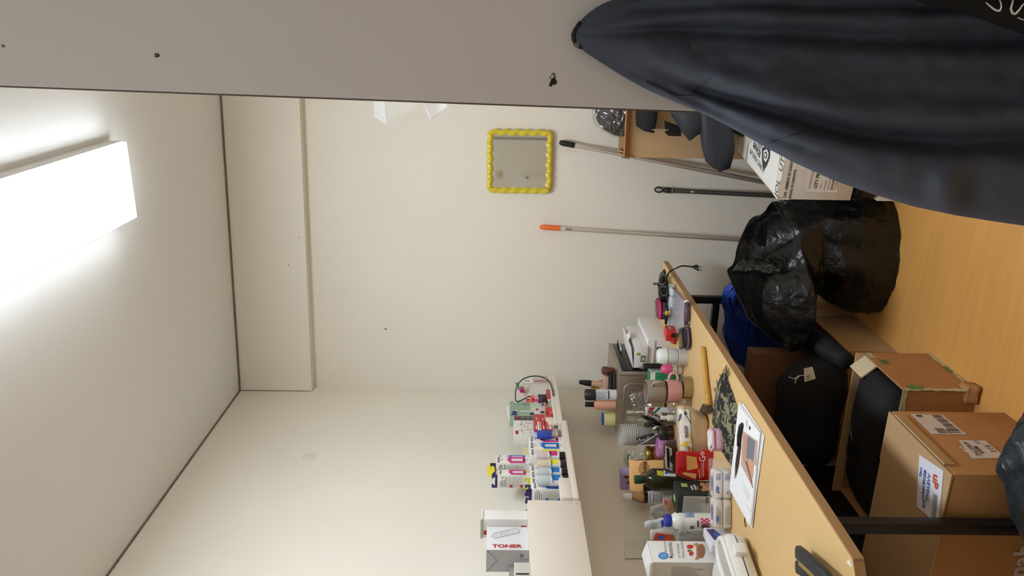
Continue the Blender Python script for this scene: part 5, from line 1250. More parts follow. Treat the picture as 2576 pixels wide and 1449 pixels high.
# ------------------------------------------------------------------ jars, mugs, boxes in the middle
t, os_, _ = pot('lidded_jar', 'pale blue and white jar standing on a wide white tin', 'jar', (1728, 897), [('jar', mat((206, 218, 218), 0.35), [(19, 1702.5), (20, 1700), (20, 1677), (19, 1676)]), ('lid', mat((228, 232, 230), 0.3), [(21.5, 1675.5), (21.5, 1669), (19, 1660), (17, 1655), (14, 1653)])])
for o in os_: pass
t['label'] = 'pale blue jar with white domed lid standing on a wide tin'
t, os_, _ = pot('tin', 'wide pale grey tin under the blue jar', 'tin', (1727, 897), [('body', mat((206, 196, 188), 0.45), [(23, 1729), (23.5, 1727), (23.5, 1704), (22.5, 1703)])])
t, os_, _ = pot('roll_on_deodorant', 'roll-on deodorant with pink dome cap', 'bottle', (1717, 929), [('body', mat((226, 208, 192), 0.35), [(9, 1719), (13, 1713), (13.5, 1700), (13, 1689)]), ('cap', mat((226, 90, 140), 0.3), [(13.6, 1688.5), (13.6, 1676), (11, 1668), (6, 1663), (1, 1662)])])
stick(os_[0], t, [(1704, 916), (1705.5, 916), (1705.5, 941), (1704, 941)], INK); slines(os_[0], t, 1692, 1702, 922, 938, 3, mat((190, 90, 110), 0.5), True, 4)
t, os_, _ = pot('can', 'slim black can behind the green carton', 'can', (1700, 925), [('body', BLACK, [(10, 1702), (10.5, 1699), (10.5, 1622), (9, 1618)]), ('nozzle', CHROME, [(4, 1617.5), (4, 1610), (3, 1609)])])
q = D(1712, 938)
t, FX, FY, FT = carton('carton', 'green and grey tea carton behind the grey mug', (q.x, q.y, DZ), 0.05, 0.07, 0.125, mat((40, 130, 84), 0.45), math.radians(12))
quad('pale_panel', mat((176, 196, 180), 0.5), t, FX, 0.0005, 0.0695, 0.0005, 0.1245, 0.0006); tlines(mat((70, 110, 90), 0.5), t, turn((FX[0]+V((0, 0, 0.125)), FX[1], FX[2])), 0.01, 0.1, 0.03, 0.065, 4, 0.4)
quad('white_strip', WHITE, t, FY, 0.0, 0.05, 0.105, 0.125, 0.0006)
# stacked mugs on a steel tin
t, os_, pm = pot('steel_tin', 'open steel tin at the bottom of the mug stack', 'tin', (1739, 975), [('body', mat((170, 158, 136), 0.3, metal=0.85), [(27.5, 1740), (28, 1738), (28, 1716), (28.6, 1715)])])
def mug(name, label, pxy, prof, m, hz_, hdir, zb):
    p = onz(pxy[0], pxy[1], DZ); t = thing(name, label, 'mug', (p.x, p.y, hz(p, zb)))
    pr_ = [(r*mpp(p), hz(p, x)-hz(p, zb)) for r, x in prof]
    MB().lathe(pr_+[(pr_[-1][0]*0.9, pr_[-1][1]), (pr_[-1][0]*0.88, pr_[0][1]+0.006)], 32).build('cup', m, t, smooth='auto')
    z0, z1_ = hz(p, hz_[0])-hz(p, zb), hz(p, hz_[1])-hz(p, zb); R_ = pr_[-1][0]; hd = V(hdir).normalized()
    MB().tube(smooth_path([hd*(R_-0.002)+V((0, 0, z0)), hd*(R_+0.018)+V((0, 0, z0+0.004)), hd*(R_+0.026)+V((0, 0, (z0+z1_)/2)), hd*(R_+0.018)+V((0, 0, z1_-0.004)), hd*(R_-0.002)+V((0, 0, z1_))], 5), 0.0055, 10).build('handle', m, t, smooth=True)
    return t
mug('mug', 'pink mug standing on the steel tin', (1739, 985), [(16, 1714.4), (24, 1712), (29, 1704), (29.5, 1675)], mat((210, 158, 154), 0.35), (1705, 1682), (0.95, 0.31, 0), 1714.4)
mug('mug', 'glossy taupe mug on top of the pink mug', (1739, 986), [(20, 1674.2), (26, 1671), (29, 1664), (29.3, 1625)], mat((158, 146, 130), 0.15), (1664, 1636), (0.75, -0.5, 0), 1674.2)
# napkin carton, clear bags
q = D(1722, 1026)
t, FX, FY, FT = carton('carton', 'white carton with red and green diagonal stripes behind the mugs', (q.x, q.y, DZ), 0.05, 0.03, 0.155, mat((224, 226, 224), 0.45), math.radians(24))
for k, m in ((0.06, REDI), (0.045, mat((50, 110, 80), 0.5))): poly('stripe', m, t, FY, [(0.05, 0.12+k-0.06), (0.05, 0.145+k-0.06), (0.01, 0.1545), (0.005 if k > 0.05 else 0.012, 0.1545)] if k > 0.05 else [(0.05, 0.095), (0.05, 0.108), (0.005, 0.15), (0.002, 0.148)], 0.0008)
t, o = pxblob('plastic_bag', 'clear crinkled bag with coloured strips behind the taupe mug', 'plastic bag', [(1640, 1040, 985), (1625, 1042, 982), (1605, 1038, 984), (1592, 1032, 990), (1584, 1012, 996)], 2.86, 0.35, clear_film(0.22, 0.12, 1.0, 22), (0.012, 25, 3), zmin=0.86)
stick(o, t, [(1612, 985), (1614, 985), (1625, 1000), (1622, 1003)], REDI, n=3); stick(o, t, [(1608, 985), (1610, 985), (1621, 1002), (1619, 1005)], BLUEI, n=3)
t, o = pxblob('plastic_bag', 'clear crumpled bag on the desk beside the pink mug', 'plastic bag', [(1738, 1045, 1012), (1730, 1048, 1008), (1710, 1044, 1006), (1690, 1040, 1008), (1678, 1030, 1012)], 2.72, 0.5, clear_film(0.3, 0.15, 1.0, 26), (0.010, 30, 6))
# ------------------------------------------------------------------ cutlery cup
BRN = mat((110, 88, 66), 0.25, alpha=0.75)
t, os_, pc_ = pot('cutlery_cup', 'brown translucent cup holding forks and knives', 'cup', (1722, 1062), [('cup', BRN, [(20, 1727), (21, 1724), (24, 1664), (22.5, 1663.5), (20, 1720)])])
YQ = pc_.y
def cut(name, label, path, r, m, Y=None, extra=None, cat='cutlery'):
    Y = Y or YQ
    P_ = [ony(x, y, Y+(k*0.004)) for k, (x, y) in enumerate(path)]
    base = V(P_[-1]); base.z = DZ+0.01
    t = thing(name, label, cat, base)
    P_.append(base+V((0, 0, 0.0)))
    s_ = mpp(base); rad = [q*s_ for q in r]+[r[-1]*s_]
    o = MB().tube([q-base for q in smooth_path(P_, 4)], [rad[min(int(i/4), len(rad)-1)] for i in range((len(P_)-1)*4+1)], 8).build('shaft', m, t, smooth=True)
    if extra: extra(t, P_, base, s_)
    return t
def tines(m, n_, w_, L_):
    def f_(t, P_, base, s_):
        d = (P_[0]-P_[1]).normalized(); sd = d.cross(V((0, 1, 0))).normalized()
        for k in range(n_):
            o_ = sd*((k-(n_-1)/2)*w_*s_); MB().tube([P_[0]-base+o_*0.6-d*2*s_, P_[0]-base+o_+d*L_*0.4*s_, P_[0]-base+o_+d*L_*s_], [0.9*s_, 0.9*s_, 0.5*s_], 6).build('tine', m, t, smooth=True)
    return f_
WPL = mat((226, 224, 216), 0.35)
cut('fork', 'white plastic fork standing highest in the cup', [(1600, 1037), (1625, 1038), (1655, 1052)], [2.2, 1.8, 1.8], WPL, YQ-0.01, tines(WPL, 3, 3, 24))
cut('fork', 'clear plastic fork to the left of the white one', [(1606, 1056), (1635, 1060), (1665, 1065)], [3, 2, 2], mat((214, 214, 208), 0.2, alpha=0.6), YQ, tines(mat((214, 214, 208), 0.2, alpha=0.6), 3, 4, 30))
cut('fork', 'steel fork with curved tines in the cup', [(1645, 1040), (1655, 1046), (1675, 1058)], [3.5, 3, 2], mat((190, 176, 156), 0.25, metal=0.9), YQ-0.02, tines(mat((190, 176, 156), 0.25, metal=0.9), 4, 2.6, 25))
cut('serving_spoon', 'black plastic serving spoon in the cup', [(1613, 1046), (1622, 1049), (1640, 1057), (1660, 1072), (1668, 1080)], [2, 5, 6.5, 6, 3], mat((24, 24, 28), 0.35), YQ-0.025)
def bowl(rx, m):
    def f_(t, P_, base, s_): MB().lathe([(0.2*rx*s_, -rx*1.3*s_), (rx*s_, -rx*0.6*s_), (rx*1.05*s_, 0), (rx*0.8*s_, rx*0.9*s_), (0.2*rx*s_, rx*1.3*s_)], 16, M=Matrix.Translation(P_[0]-base) @ Matrix.Rotation(-0.5, 4, 'Y') @ Matrix.Diagonal((1, 0.35, 1, 1))).build('bowl', m, t, smooth=True)
    return f_
cut('spoon', 'dark grey spoon leaning left in the cup', [(1632, 1066), (1650, 1076), (1670, 1072)], [3, 2, 2], mat((84, 78, 74), 0.3, metal=0.5), YQ-0.03, bowl(10, mat((84, 78, 74), 0.3, metal=0.5)))
cut('spoon', 'shiny steel spoon in front of the dark spoon', [(1652, 1081), (1668, 1080), (1680, 1070)], [3, 2, 2], CHROME, YQ-0.045, bowl(10.5, CHROME))
def knife(t, P_, base, s_):
    d = (P_[0]-P_[1]).normalized()
    MB().tube([P_[0]-base+d*2*s_, P_[0]-base-d*20*s_, P_[1]-base], [3.2*s_, 4.2*s_, 3.8*s_], 10).build('handle', mat((40, 42, 44), 0.4), t, smooth='auto')
    for k in (5, 27): MB().lathe([(1.9*s_, 0), (1.6*s_, 0.6*s_)], 12, M=Matrix.Translation(P_[0]-base-d*k*s_+V((0, -4.2*s_, 0))) @ Matrix.Rotation(math.pi/2, 4, 'X')).build('rivet', WHITE, t)
cut('kitchen_knife', 'kitchen knife with black riveted handle up in the cup', [(1603, 1104), (1645, 1092), (1665, 1080)], [0.8, 1.0, 1.5], CHROME, YQ-0.03, knife, 'knife')
cut('plastic_knife', 'translucent plastic knife below the black handled knife', [(1602, 1122), (1625, 1110), (1655, 1090), (1670, 1078)], [1, 2, 3, 2.5], mat((206, 208, 206), 0.2, alpha=0.8), YQ-0.035, None, 'knife')
# spray bottle
t, os_, _ = pot('spray_bottle', 'clear spray bottle with white nozzle and teal label', 'bottle', (1738, 1052), [('bottle', mat((196, 190, 178), 0.15, alpha=0.6), [(12, 1741), (12.5, 1738), (12.5, 1698), (8, 1692)]), ('nozzle', mat((226, 222, 212), 0.4), [(8.5, 1691.5), (8.5, 1680), (5.5, 1679), (5.5, 1663), (4.5, 1662)]), ('label', mat((20, 132, 140), 0.4), [(12.8, 1720), (12.8, 1697)])])
stick(os_[2], t, [(1699, 1060), (1701, 1056), (1708, 1046), (1707, 1052)], WHITE, n=3)
# stack of clear cups, each one a cup
pcp = onz(1712, 1096, DZ); sc = mpp(pcp); CUPM = mat((216, 214, 206), 0.15, alpha=0.28); RIMM = mat((232, 230, 222), 0.15, alpha=0.75)
me1 = me2 = None; zt = hz(pcp, 1600)-0.0
for k in range(9):
    t = thing('plastic_cup', ('lowest', 'eighth from the top', 'seventh from the top', 'sixth from the top', 'fifth from the top', 'fourth from the top', 'third from the top', 'second from the top', 'topmost')[k]+' clear plastic cup in the stack beside the oven', 'cup', (pcp.x, pcp.y, DZ+0.001+k*0.0078), 0, 'stack of clear plastic cups')
    if k == 0:
        hc = zt-DZ
        a = MB().lathe([(19*sc, 0), (25.5*sc, hc)], 28, cap1=False).build('wall', CUPM, t, smooth=True); b_ = MB().tube([(26.3*sc*math.cos(q), 26.3*sc*math.sin(q), hc) for q in (2*math.pi*i/28 for i in range(28))], 0.0013, 6, closed=True).build('rim', RIMM, t, smooth=True)
        me1, me2 = a.data, b_.data
    else:
        for nm, me in (('wall', me1), ('rim', me2)):
            c = bpy.data.objects.new(nm, me); COL.objects.link(c); c.parent = t
# jars and bottle behind
t, os_, _ = pot('coffee_jar', 'brown glass coffee jar with black lid', 'jar', (1727, 1090), [('glass', mat((58, 34, 24), 0.12), [(17, 1730), (17.5, 1727), (17.5, 1678), (15, 1674)]), ('lid', mat((46, 42, 38), 0.3), [(18, 1673.5), (18.5, 1670), (18.5, 1660), (16, 1657)]), ('label', mat((206, 158, 112), 0.5), [(17.9, 1722), (17.9, 1693)])])
sblot(os_[2], t, 1702, 1082, 4, 4, mat((226, 140, 40), 0.5))
t, os_, _ = pot('lidded_tub', 'pale tub with purple lid beside the coffee jar', 'tub', (1725, 1126), [('tub', mat((196, 172, 178), 0.35), [(19, 1728), (20, 1725), (23, 1676), (22, 1675)]), ('lid', mat((176, 116, 172), 0.35), [(25, 1674.5), (25.5, 1672), (25.5, 1656), (23, 1653)])])
t, os_, _ = pot('honey_jar', 'honey jar with gold lid and reddish content', 'jar', (1708, 1143), [('glass', mat((150, 84, 50), 0.12), [(19, 1712), (20, 1708), (20, 1645), (16, 1637)]), ('lid', GOLD, [(20.5, 1636.5), (20.8, 1634), (20.8, 1627), (19, 1624)])])
t, os_, _ = pot('plastic_bottle', 'crumpled clear plastic bottle with green inside by the wall', 'bottle', (1698, 1150), [('bottle', clear_film(0.25, 0.1, 0.8, 30), [(24, 1702), (26, 1698), (27, 1640), (28, 1610), (27, 1590), (20, 1575), (8, 1568)]), ('green_cap', mat((40, 160, 60), 0.4), [(7, 1587), (7, 1577), (5, 1576)])])
# ------------------------------------------------------------------ cartons and bottles by the wall
q = D(1738, 1160)
t, FX, FY, FT = carton('cereal_box', 'orange porridge box with script lettering behind the oil bottle', (q.x, q.y, DZ), 0.118, 0.045, hz(q, 1587)-DZ, mat((236, 186, 120), 0.5), math.radians(27)); h_ = hz(q, 1587)-DZ
text('Quina', 0.026, t, FY, 0.055, h_*0.74, INK, bold=0.0004, sx=0.95)
poly('oval_line', mat((206, 150, 90), 0.5), t, FY, ell(0.085, h_*0.78, 0.03, 0.022), 0.0006)
quad('dark_tag', NAVY, t, FX, 0.012, 0.045, h_*0.66, h_*0.92, 0.0008); text('ΒΙΟ', 0.012, t, turn((FX[0]+V((0, 0, h_)), FX[1], FX[2])), 0.02, 0.02, WHITE, 0.0016)
quad('black_tag', BLACK, t, FY, 0.0, 0.028, h_*0.55, h_*0.8, 0.0008); text('EIN', 0.016, t, FY, 0.001, h_*0.62, WHITE, 0.0016, sx=0.9)
q = D(1722, 1186)
t, FX, FY, FT = carton('cereal_box', 'lilac box with brown pictures behind the porridge box', (q.x, q.y+0.02, DZ), 0.125, 0.03, hz(q, 1563)-DZ, mat((176, 150, 196), 0.5), math.radians(27)); h_ = hz(q, 1563)-DZ
for k in range(2): poly('bean_picture', mat((110, 60, 60), 0.5), t, FY, ell(0.09-k*0.022, h_*0.9-k*0.012, 0.006, 0.014, 12), 0.001)
for k in range(3): quad('pale_letter_block', mat((214, 200, 220), 0.5), t, FY, 0.035-k*0.014, 0.046-k*0.014, h_*0.8-k*0.012, h_*0.88-k*0.012, 0.001)
DOL = mat((40, 38, 20), 0.12)
t, os_, _ = pot('oil_bottle', 'dark olive oil bottle with green cap', 'bottle', (1752, 1208), [('bottle', DOL, [(24, 1757), (26, 1753), (26, 1645), (24, 1636), (12, 1622), (7, 1619)]), ('cap', mat((26, 62, 40), 0.4), [(8.5, 1618.5), (10, 1612), (10, 1598), (9, 1596)])], sq=(1, 1, 0.75))
stick(os_[0], t, [(1652, 1183), (1668, 1185), (1668, 1198), (1653, 1195)], mat((190, 190, 60), 0.5)); stick(os_[0], t, [(1669, 1182), (1700, 1184), (1700, 1199), (1669, 1197)], mat((206, 212, 216), 0.5)); sblot(os_[0], t, 1676, 1190, 3, 3, BLUEI, lift=0.002)
t, os_, _ = pot('sauce_bottle', 'soy sauce bottle with white cap and pale label', 'bottle', (1744, 1252), [('bottle', mat((40, 28, 18), 0.1), [(14, 1748), (15, 1745), (15, 1618)]), ('neck', mat((150, 108, 62), 0.1), [(15, 1617.8), (14.5, 1612), (9, 1596), (7, 1589)]), ('cap', mat((226, 222, 216), 0.35), [(8.5, 1588.5), (9.5, 1586), (9.5, 1572), (8.5, 1567)]), ('label', mat((198, 192, 190), 0.5), [(15.4, 1696), (15.4, 1628)])])
for k in range(4): stick(os_[3], t, [(1634+k*9, 1242), (1637+k*9, 1242), (1637+k*9, 1263), (1634+k*9, 1263)], GREYI if k % 2 else mat((150, 140, 140), 0.5), n=4)
slines(os_[3], t, 1645, 1685, 1246, 1262, 5, GREYI, True, 9, 0.5)
# dark cracker carton
q = D(1803, 1244); ht = hz(q, 1707)-DZ; fyy = onx(1693, 1209, q.x).y-q.y
CRK = mat((34, 46, 44), 0.45)
t, FX, FY, FT = carton('cracker_box', 'dark green snack carton with nutrition panel', (q.x, q.y, DZ), 0.085, min(fyy, 0.16), ht, CRK); dy = min(fyy, 0.16)
quad('nutrition_panel', mat((184, 186, 184), 0.5), t, FY, 0.012, 0.078, 0.02, ht*0.86, 0.0008); tlines(GREYI, t, turn((FY[0]+V((0, 0, ht)), FY[1], FY[2])), ht*0.16, ht*0.75, 0.016, 0.074, 8, 0.25, 0.0014)
barcode(INK, t, turn((FY[0]+V((0, 0, ht)), FY[1], FY[2])), ht*0.72, ht*0.84, 0.05, 0.074, 10, 0.0018)
quad('green_logo', mat((150, 190, 110), 0.4), t, FX, dy*0.52, dy*0.78, ht*0.68, ht*0.84, 0.001); quad('green_logo', mat((150, 190, 110), 0.4), t, FT, 0.03, 0.05, 0.03, 0.06, 0.001)
rects('pale_lettering', mat((190, 196, 190), 0.5), t, FX, [(dy*0.3, dy*0.62, ht*0.56, ht*0.61), (dy*0.3, dy*0.7, ht*0.47, ht*0.52), (dy*0.34, dy*0.6, ht*0.42, ht*0.44)], 0.001)
for k, (cy_, cz_, rx, rz_) in enumerate(((0.45, 0.2, 0.2, 0.1), (0.7, 0.26, 0.16, 0.08), (0.3, 0.3, 0.12, 0.07), (0.6, 0.12, 0.25, 0.07))): poly('snack_picture', mat((186-k*8, 140-k*8, 90), 0.5), t, FX, ell(dy*cy_, ht*cz_, dy*rx, ht*rz_, 14), 0.001+k*0.0004)
# chocolate bag and red biscuit bag
CHO = mat((72, 46, 36), 0.25)
t, o = pxblob('snack_bag', 'brown glossy chocolate snack bag behind the red biscuit bag', 'snack bag', [(1762, 1195, 1112), (1750, 1196, 1110), (1725, 1196, 1108), (1700, 1194, 1108), (1682, 1190, 1110), (1670, 1182, 1114)], 2.54, 0.25, CHO, (0.008, 18, 2))
stick(o, t, [(1670, 1120), (1690, 1128), (1692, 1184), (1674, 1178)], mat((196, 184, 172), 0.35)); stick(o, t, [(1676, 1124), (1684, 1130), (1684, 1180), (1679, 1176)], BLACK, lift=0.0025); sblot(o, t, 1694, 1155, 9, 12, mat((60, 34, 24), 0.4), lift=0.003)
REDB = mat((186, 30, 34), 0.22, bump=0.2, bs=30)
t, o = pxblob('biscuit_bag', 'shiny red biscuit bag with golden biscuits pictured', 'snack bag', [(1798, 1204, 1137), (1792, 1208, 1134), (1775, 1209, 1134), (1750, 1206, 1136), (1728, 1202, 1134), (1712, 1198, 1134), (1701, 1194, 1136)], 2.385, 0.22, REDB, (0.006, 20, 4))
BIS = mat((222, 160, 90), 0.4)
stick(o, t, [(1727, 1146), (1752, 1150), (1756, 1178), (1728, 1184)], BIS, 'biscuit_picture'); stick(o, t, [(1716, 1192), (1720, 1188), (1752, 1192), (1750, 1206)], mat((228, 176, 110), 0.4), 'biscuit_picture')
for a, b_ in ((1734, 1160), (1742, 1157), (1745, 1168), (1737, 1172)): sblot(o, t, a, b_, 1.2, 1.2, mat((150, 96, 50), 0.5), 'biscuit_hole', 8, 0.0024)
stext(o, t, 'Go', 1776, 1160, 22, WHITE, down=False, ang=0.2, sx=0.9); stick(o, t, [(1757, 1180), (1758.5, 1180), (1762, 1204), (1760.5, 1204)], WHITE, n=3); slines(o, t, 1764, 1772, 1150, 1200, 2, WHITE, False, 3, 0.5)
# sugar bag
SUG = mat((204, 178, 146), 0.25, var=0.12, vs=20, bump=0.3, bs=40)
t, o = pxblob('bread_bag', 'clear bag of beige rusks with yellow and white wrapper', 'food bag', [(1787, 1150, 1070), (1782, 1155, 1050), (1768, 1156, 1036), (1750, 1154, 1028), (1732, 1150, 1022), (1716, 1144, 1019), (1706, 1134, 1024)], 2.50, 0.5, SUG, (0.010, 14, 3))
YW = pattern((238, 232, 220), (240, 214, 50), 16, 0.35, 0.52)
stick(o, t, [(1704, 1018), (1733, 1022), (1742, 1146), (1712, 1144)], YW, 'wrapper', 12, 0.003)
stick(o, t, [(1716, 1062), (1732, 1066), (1736, 1110), (1720, 1112)], mat((236, 234, 228), 0.4), 'wrapper_label', 6, 0.0045); stick(o, t, [(1720, 1070), (1729, 1072), (1732, 1100), (1724, 1102)], mat((150, 130, 130), 0.5, var=0.5, vs=120), 'wrapper_print', 5, 0.006)
for q4, m in (([(1710, 1040), (1714, 1042), (1710, 1060), (1706, 1058)], BLUEI), ([(1722, 1034), (1726, 1036), (1728, 1044), (1722, 1044)], INK), ([(1728, 1122), (1734, 1124), (1738, 1138), (1732, 1136)], mat((230, 120, 50), 0.4)), ([(1726, 1046), (1728, 1046), (1740, 1068), (1738, 1068)], INK)): stick(o, t, q4, m, 'wrapper_print', 3, 0.0055)
# tissue multipack (front faces the camera)
a = math.radians(22); pk = D(1842, 1331)
for i in range(2):
    for j in range(2):
        lb = [['lower left pocket tissue pack of the wrapped block', 'lower right pocket tissue pack of the wrapped block'], ['upper left pocket tissue pack of the wrapped block', 'upper right pocket tissue pack of the wrapped block']][j][i]
        q = pk+Matrix.Rotation(a, 3, 'Z') @ V((0.002+i*0.093, 0.0, 0.001+j*0.0285))
        t = thing('tissue_pack', lb, 'tissues', q, a, 'pocket tissue packs')
        ob = MB().box(0, 0.091, 0, 0.055, 0, 0.028).build('pack', mat((230, 224, 216), 0.4), t, bevel=0.008, smooth='auto')
        FYt = (V((0, 0, 0)), V((1, 0, 0)), U0); FTt = (V((0, 0, 0.028)), V((1, 0, 0)), V((0, 1, 0)))
        if j == 1:
            poly('blue_oval', mat((40, 90, 180), 0.4), t, FTt, ell(0.045, 0.026, 0.026, 0.009, 18), 0.0016); quad('orange_edge', mat((226, 110, 70), 0.4), t, FTt, 0.008, 0.083, 0.008, 0.014, 0.001)
            poly('blue_oval', mat((40, 90, 180), 0.4), t, FYt, ell(0.03, 0.018, 0.012, 0.005, 14), 0.0012)
        if i == 0: tlines(GREYI, t, FYt, 0.012, 0.075, 0.006, 0.023, 4, 0.3, 0.001, seed=5+j)
        else:
            poly('small_mark', INK, t, FYt, ell(0.02, 0.014, 0.003, 0.003, 10), 0.0012); barcode(BLUEI, t, FYt, 0.06, 0.08, 0.008, 0.022, 8, 0.0012)
q = pk+Matrix.Rotation(a, 3, 'Z') @ V((0.0, 0.0, 0))
t = thing('shrink_wrap', 'clear wrapping film around the pocket tissue packs', 'wrap', q, a)
MB().box(-0.001, 0.215, -0.003, 0.058, 0.0, 0.062).build('film', mat((232, 232, 230), 0.08, alpha=0.16, bump=0.6, bs=50), t, sub=3, bevel=0.006, disp=(0.003, 30, 2), smooth=True)
# detergent bottle
t, os_, _ = pot('milk_bottle', 'white bottle with blue cap and checked label', 'bottle', (1795, 1311), [('bottle', mat((232, 230, 226), 0.3), [(22, 1800), (24, 1797), (24.5, 1724), (23, 1719), (24, 1714), (23.5, 1706), (19, 1695), (13, 1688)]), ('cap', mat((44, 56, 170), 0.35), [(14, 1687.5), (15.5, 1685), (15.5, 1675), (14, 1672)])])
ob = os_[0]
for i in range(4):
    for j in range(6):
        if (i+j) % 2 == 0: stick(ob, t, [(1763+i*6, 1304+j*4), (1769+i*6, 1304+j*4), (1769+i*6, 1308+j*4), (1763+i*6, 1308+j*4)], mat((210, 50, 100), 0.5), 'check', 1)
stick(ob, t, [(1762, 1303), (1787, 1303), (1787, 1320), (1762, 1320)], mat((236, 190, 204), 0.5), 'label', 5, 0.0006)
sblot(ob, t, 1774, 1325, 11, 9, mat((130, 134, 144), 0.5), 'dish_picture'); sblot(ob, t, 1775, 1326, 8, 6, mat((110, 60, 80), 0.5), 'dish_picture', lift=0.002)
stick(ob, t, [(1754, 1310), (1758, 1310), (1758, 1326), (1754, 1326)], mat((60, 64, 84), 0.5)); stick(ob, t, [(1724, 1290), (1746, 1289), (1746, 1301), (1724, 1302)], mat((150, 172, 200), 0.5)); stick(ob, t, [(1736, 1323), (1746, 1323), (1746, 1334), (1736, 1333)], GREYI); slines(ob, t, 1726, 1744, 1290, 1301, 5, BLUEI, True, 3)
# bags by the wall
t, o = pxblob('paper_bag', 'crumpled grey foil bag by the wall', 'bag', [(1735, 1318, 1272), (1700, 1314, 1272), (1665, 1312, 1268), (1648, 1306, 1272), (1637, 1298, 1276)], 2.42, 0.3, mat((168, 160, 150), 0.3, bump=0.5, bs=30), (0.010, 18, 3))
t, o = pxblob('paper_bag', 'brown paper bag with a magenta corner beside the sauce bottle', 'bag', [(1740, 1296, 1262), (1710, 1296, 1260), (1690, 1294, 1258), (1678, 1285, 1256), (1668, 1270, 1254)], 2.40, 0.3, mat((190, 148, 112), 0.6, bump=0.3, bs=40), (0.006, 22, 7))
stick(o, t, [(1664, 1250), (1672, 1256), (1680, 1262), (1674, 1272)], mat((170, 70, 130), 0.5), n=3)
t, o = pxblob('flour_bag', 'white and blue patterned paper bag beside the white bottle', 'bag', [(1760, 1345, 1312), (1720, 1344, 1310), (1690, 1343, 1306), (1660, 1338, 1305), (1640, 1332, 1310), (1622, 1326, 1316)], 2.37, 0.2, mat((222, 226, 228), 0.5, bump=0.3, bs=40), (0.006, 20, 5))
stick(o, t, [(1662, 1310), (1676, 1306), (1676, 1318), (1664, 1328)], mat((60, 80, 160), 0.5)); slines(o, t, 1636, 1660, 1316, 1334, 4, GREYI, True, 6, 0.5)
t, o = pxblob('flour_bag', 'white food bag with red and blue label behind the rusk box', 'bag', [(1760, 1366, 1335), (1720, 1366, 1333), (1690, 1366, 1332), (1655, 1366, 1332), (1636, 1364, 1336)], 2.29, 0.25, mat((208, 202, 192), 0.5, bump=0.3, bs=40), (0.005, 20, 8))
stick(o, t, [(1650, 1340), (1692, 1346), (1696, 1360), (1642, 1360)], mat((206, 76, 56), 0.45)); sblot(o, t, 1664, 1352, 9, 5, mat((66, 90, 190), 0.45), lift=0.0026); stick(o, t, [(1692, 1346), (1695, 1346), (1699, 1360), (1696, 1360)], mat((110, 140, 50), 0.5), lift=0.002)
t, o = pxblob('foil_pouch', 'silver grey pouch with a drawn spoon and bowl', 'bag', [(1796, 1362, 1330), (1780, 1364, 1328), (1750, 1364, 1330), (1720, 1362, 1332), (1705, 1358, 1336)], 2.215, 0.25, mat((166, 166, 162), 0.35, bump=0.3, bs=40), (0.005, 20, 2))
sblot(o, t, 1722, 1337, 8, 4, mat((120, 120, 118), 0.5), 'spoon_drawing', lift=0.002); sblot(o, t, 1722, 1337, 7, 3.2, mat((172, 172, 168), 0.4), 'spoon_drawing', lift=0.003); stick(o, t, [(1729, 1338), (1729, 1339.5), (1750, 1346), (1750, 1344.5)], GREYI, 'spoon_drawing', 3)
# rusk box
XRk = -1.60; yn = onx(1643, 1414, XRk).y; yf = onx(1630, 1360, XRk).y; zt = onx(1643, 1414, XRk).z
t, FX, FY, FT = carton('rusk_box', 'white rusk carton with dessert picture and Greek lettering', (XRk, yn, DZ), 0.10, yf-yn, zt-DZ, mat((232, 230, 226), 0.5)); ob = [c for c in t.children if c.name.startswith('body')][0]
quad('beige_side', mat((206, 198, 186), 0.5), t, FY, 0.0, 0.0995, 0.0, zt-DZ-0.0005, 0.0005); tlines(GREYI, t, turn((FY[0]+V((0, 0, zt-DZ)), FY[1], FY[2])), 0.06, 0.17, 0.005, 0.085, 16, 0.25, 0.0012)
MB().box(-0.10, 0, -0.0008, 0.0, 0, 0.012, Matrix.Translation((0, 0, zt-DZ)) @ Matrix.Rotation(0.5, 4, 'X')).build('lid_flap', WHITE, t)
MB().loft([[(-0.1, 0.002, zt-DZ+0.001), (-0.05, 0.03, zt-DZ+0.016), (-0.05, yf-yn-0.01, zt-DZ+0.016), (-0.1, yf-yn-0.004, zt-DZ+0.001)], [(0, 0.002, zt-DZ+0.001), (-0.045, 0.03, zt-DZ+0.016), (-0.045, yf-yn-0.01, zt-DZ+0.016), (0, yf-yn-0.004, zt-DZ+0.001)]]).build('lid', WHITE, t)
sblot(ob, t, 1669, 1398, 13, 9, mat((60, 130, 200), 0.4), 'blue_seal', lift=0.001); sblot(ob, t, 1669, 1398, 10, 6.5, mat((110, 170, 220), 0.4), 'blue_seal', lift=0.0016)
stext(ob, t, 'Φρυγανιές', 1694, 1404, 14, INK, ang=0.12, sx=0.58); stext(ob, t, 'παραδοσιακές', 1676, 1388, 6, GREYI, ang=0.1, sx=0.8); stext(ob, t, 'με αλεύρι', 1711, 1404, 8, GREYI, ang=0.12); stext(ob, t, 'ολικής άλεσης', 1722, 1404, 8, GREYI, ang=0.12, sx=0.8)
for (cx_, cy_, rx, ry), m in (((1752, 1387, 14, 21), mat((176, 136, 96), 0.5)), ((1764, 1386, 10, 18), mat((150, 100, 76), 0.5)), ((1746, 1390, 6, 19), mat((230, 226, 220), 0.5)), ((1736, 1375, 9, 5), mat((206, 60, 40), 0.45)), ((1739, 1392, 6, 6), mat((200, 56, 40), 0.45)), ((1733, 1385, 4, 3), mat((90, 130, 60), 0.5))): sblot(ob, t, cx_, cy_, rx, ry, m, 'dessert_picture', 18, 0.001+0.0003*len(t.children)*0.2)
q = D(1832, 1330)
t, FX, FY, FT = carton('tissue_pack', 'purple and white packet leaning before the rusk carton', (-1.552, 2.055, DZ), 0.03, 0.10, 0.075, mat((226, 226, 232), 0.4), math.radians(4), 'packet'); 
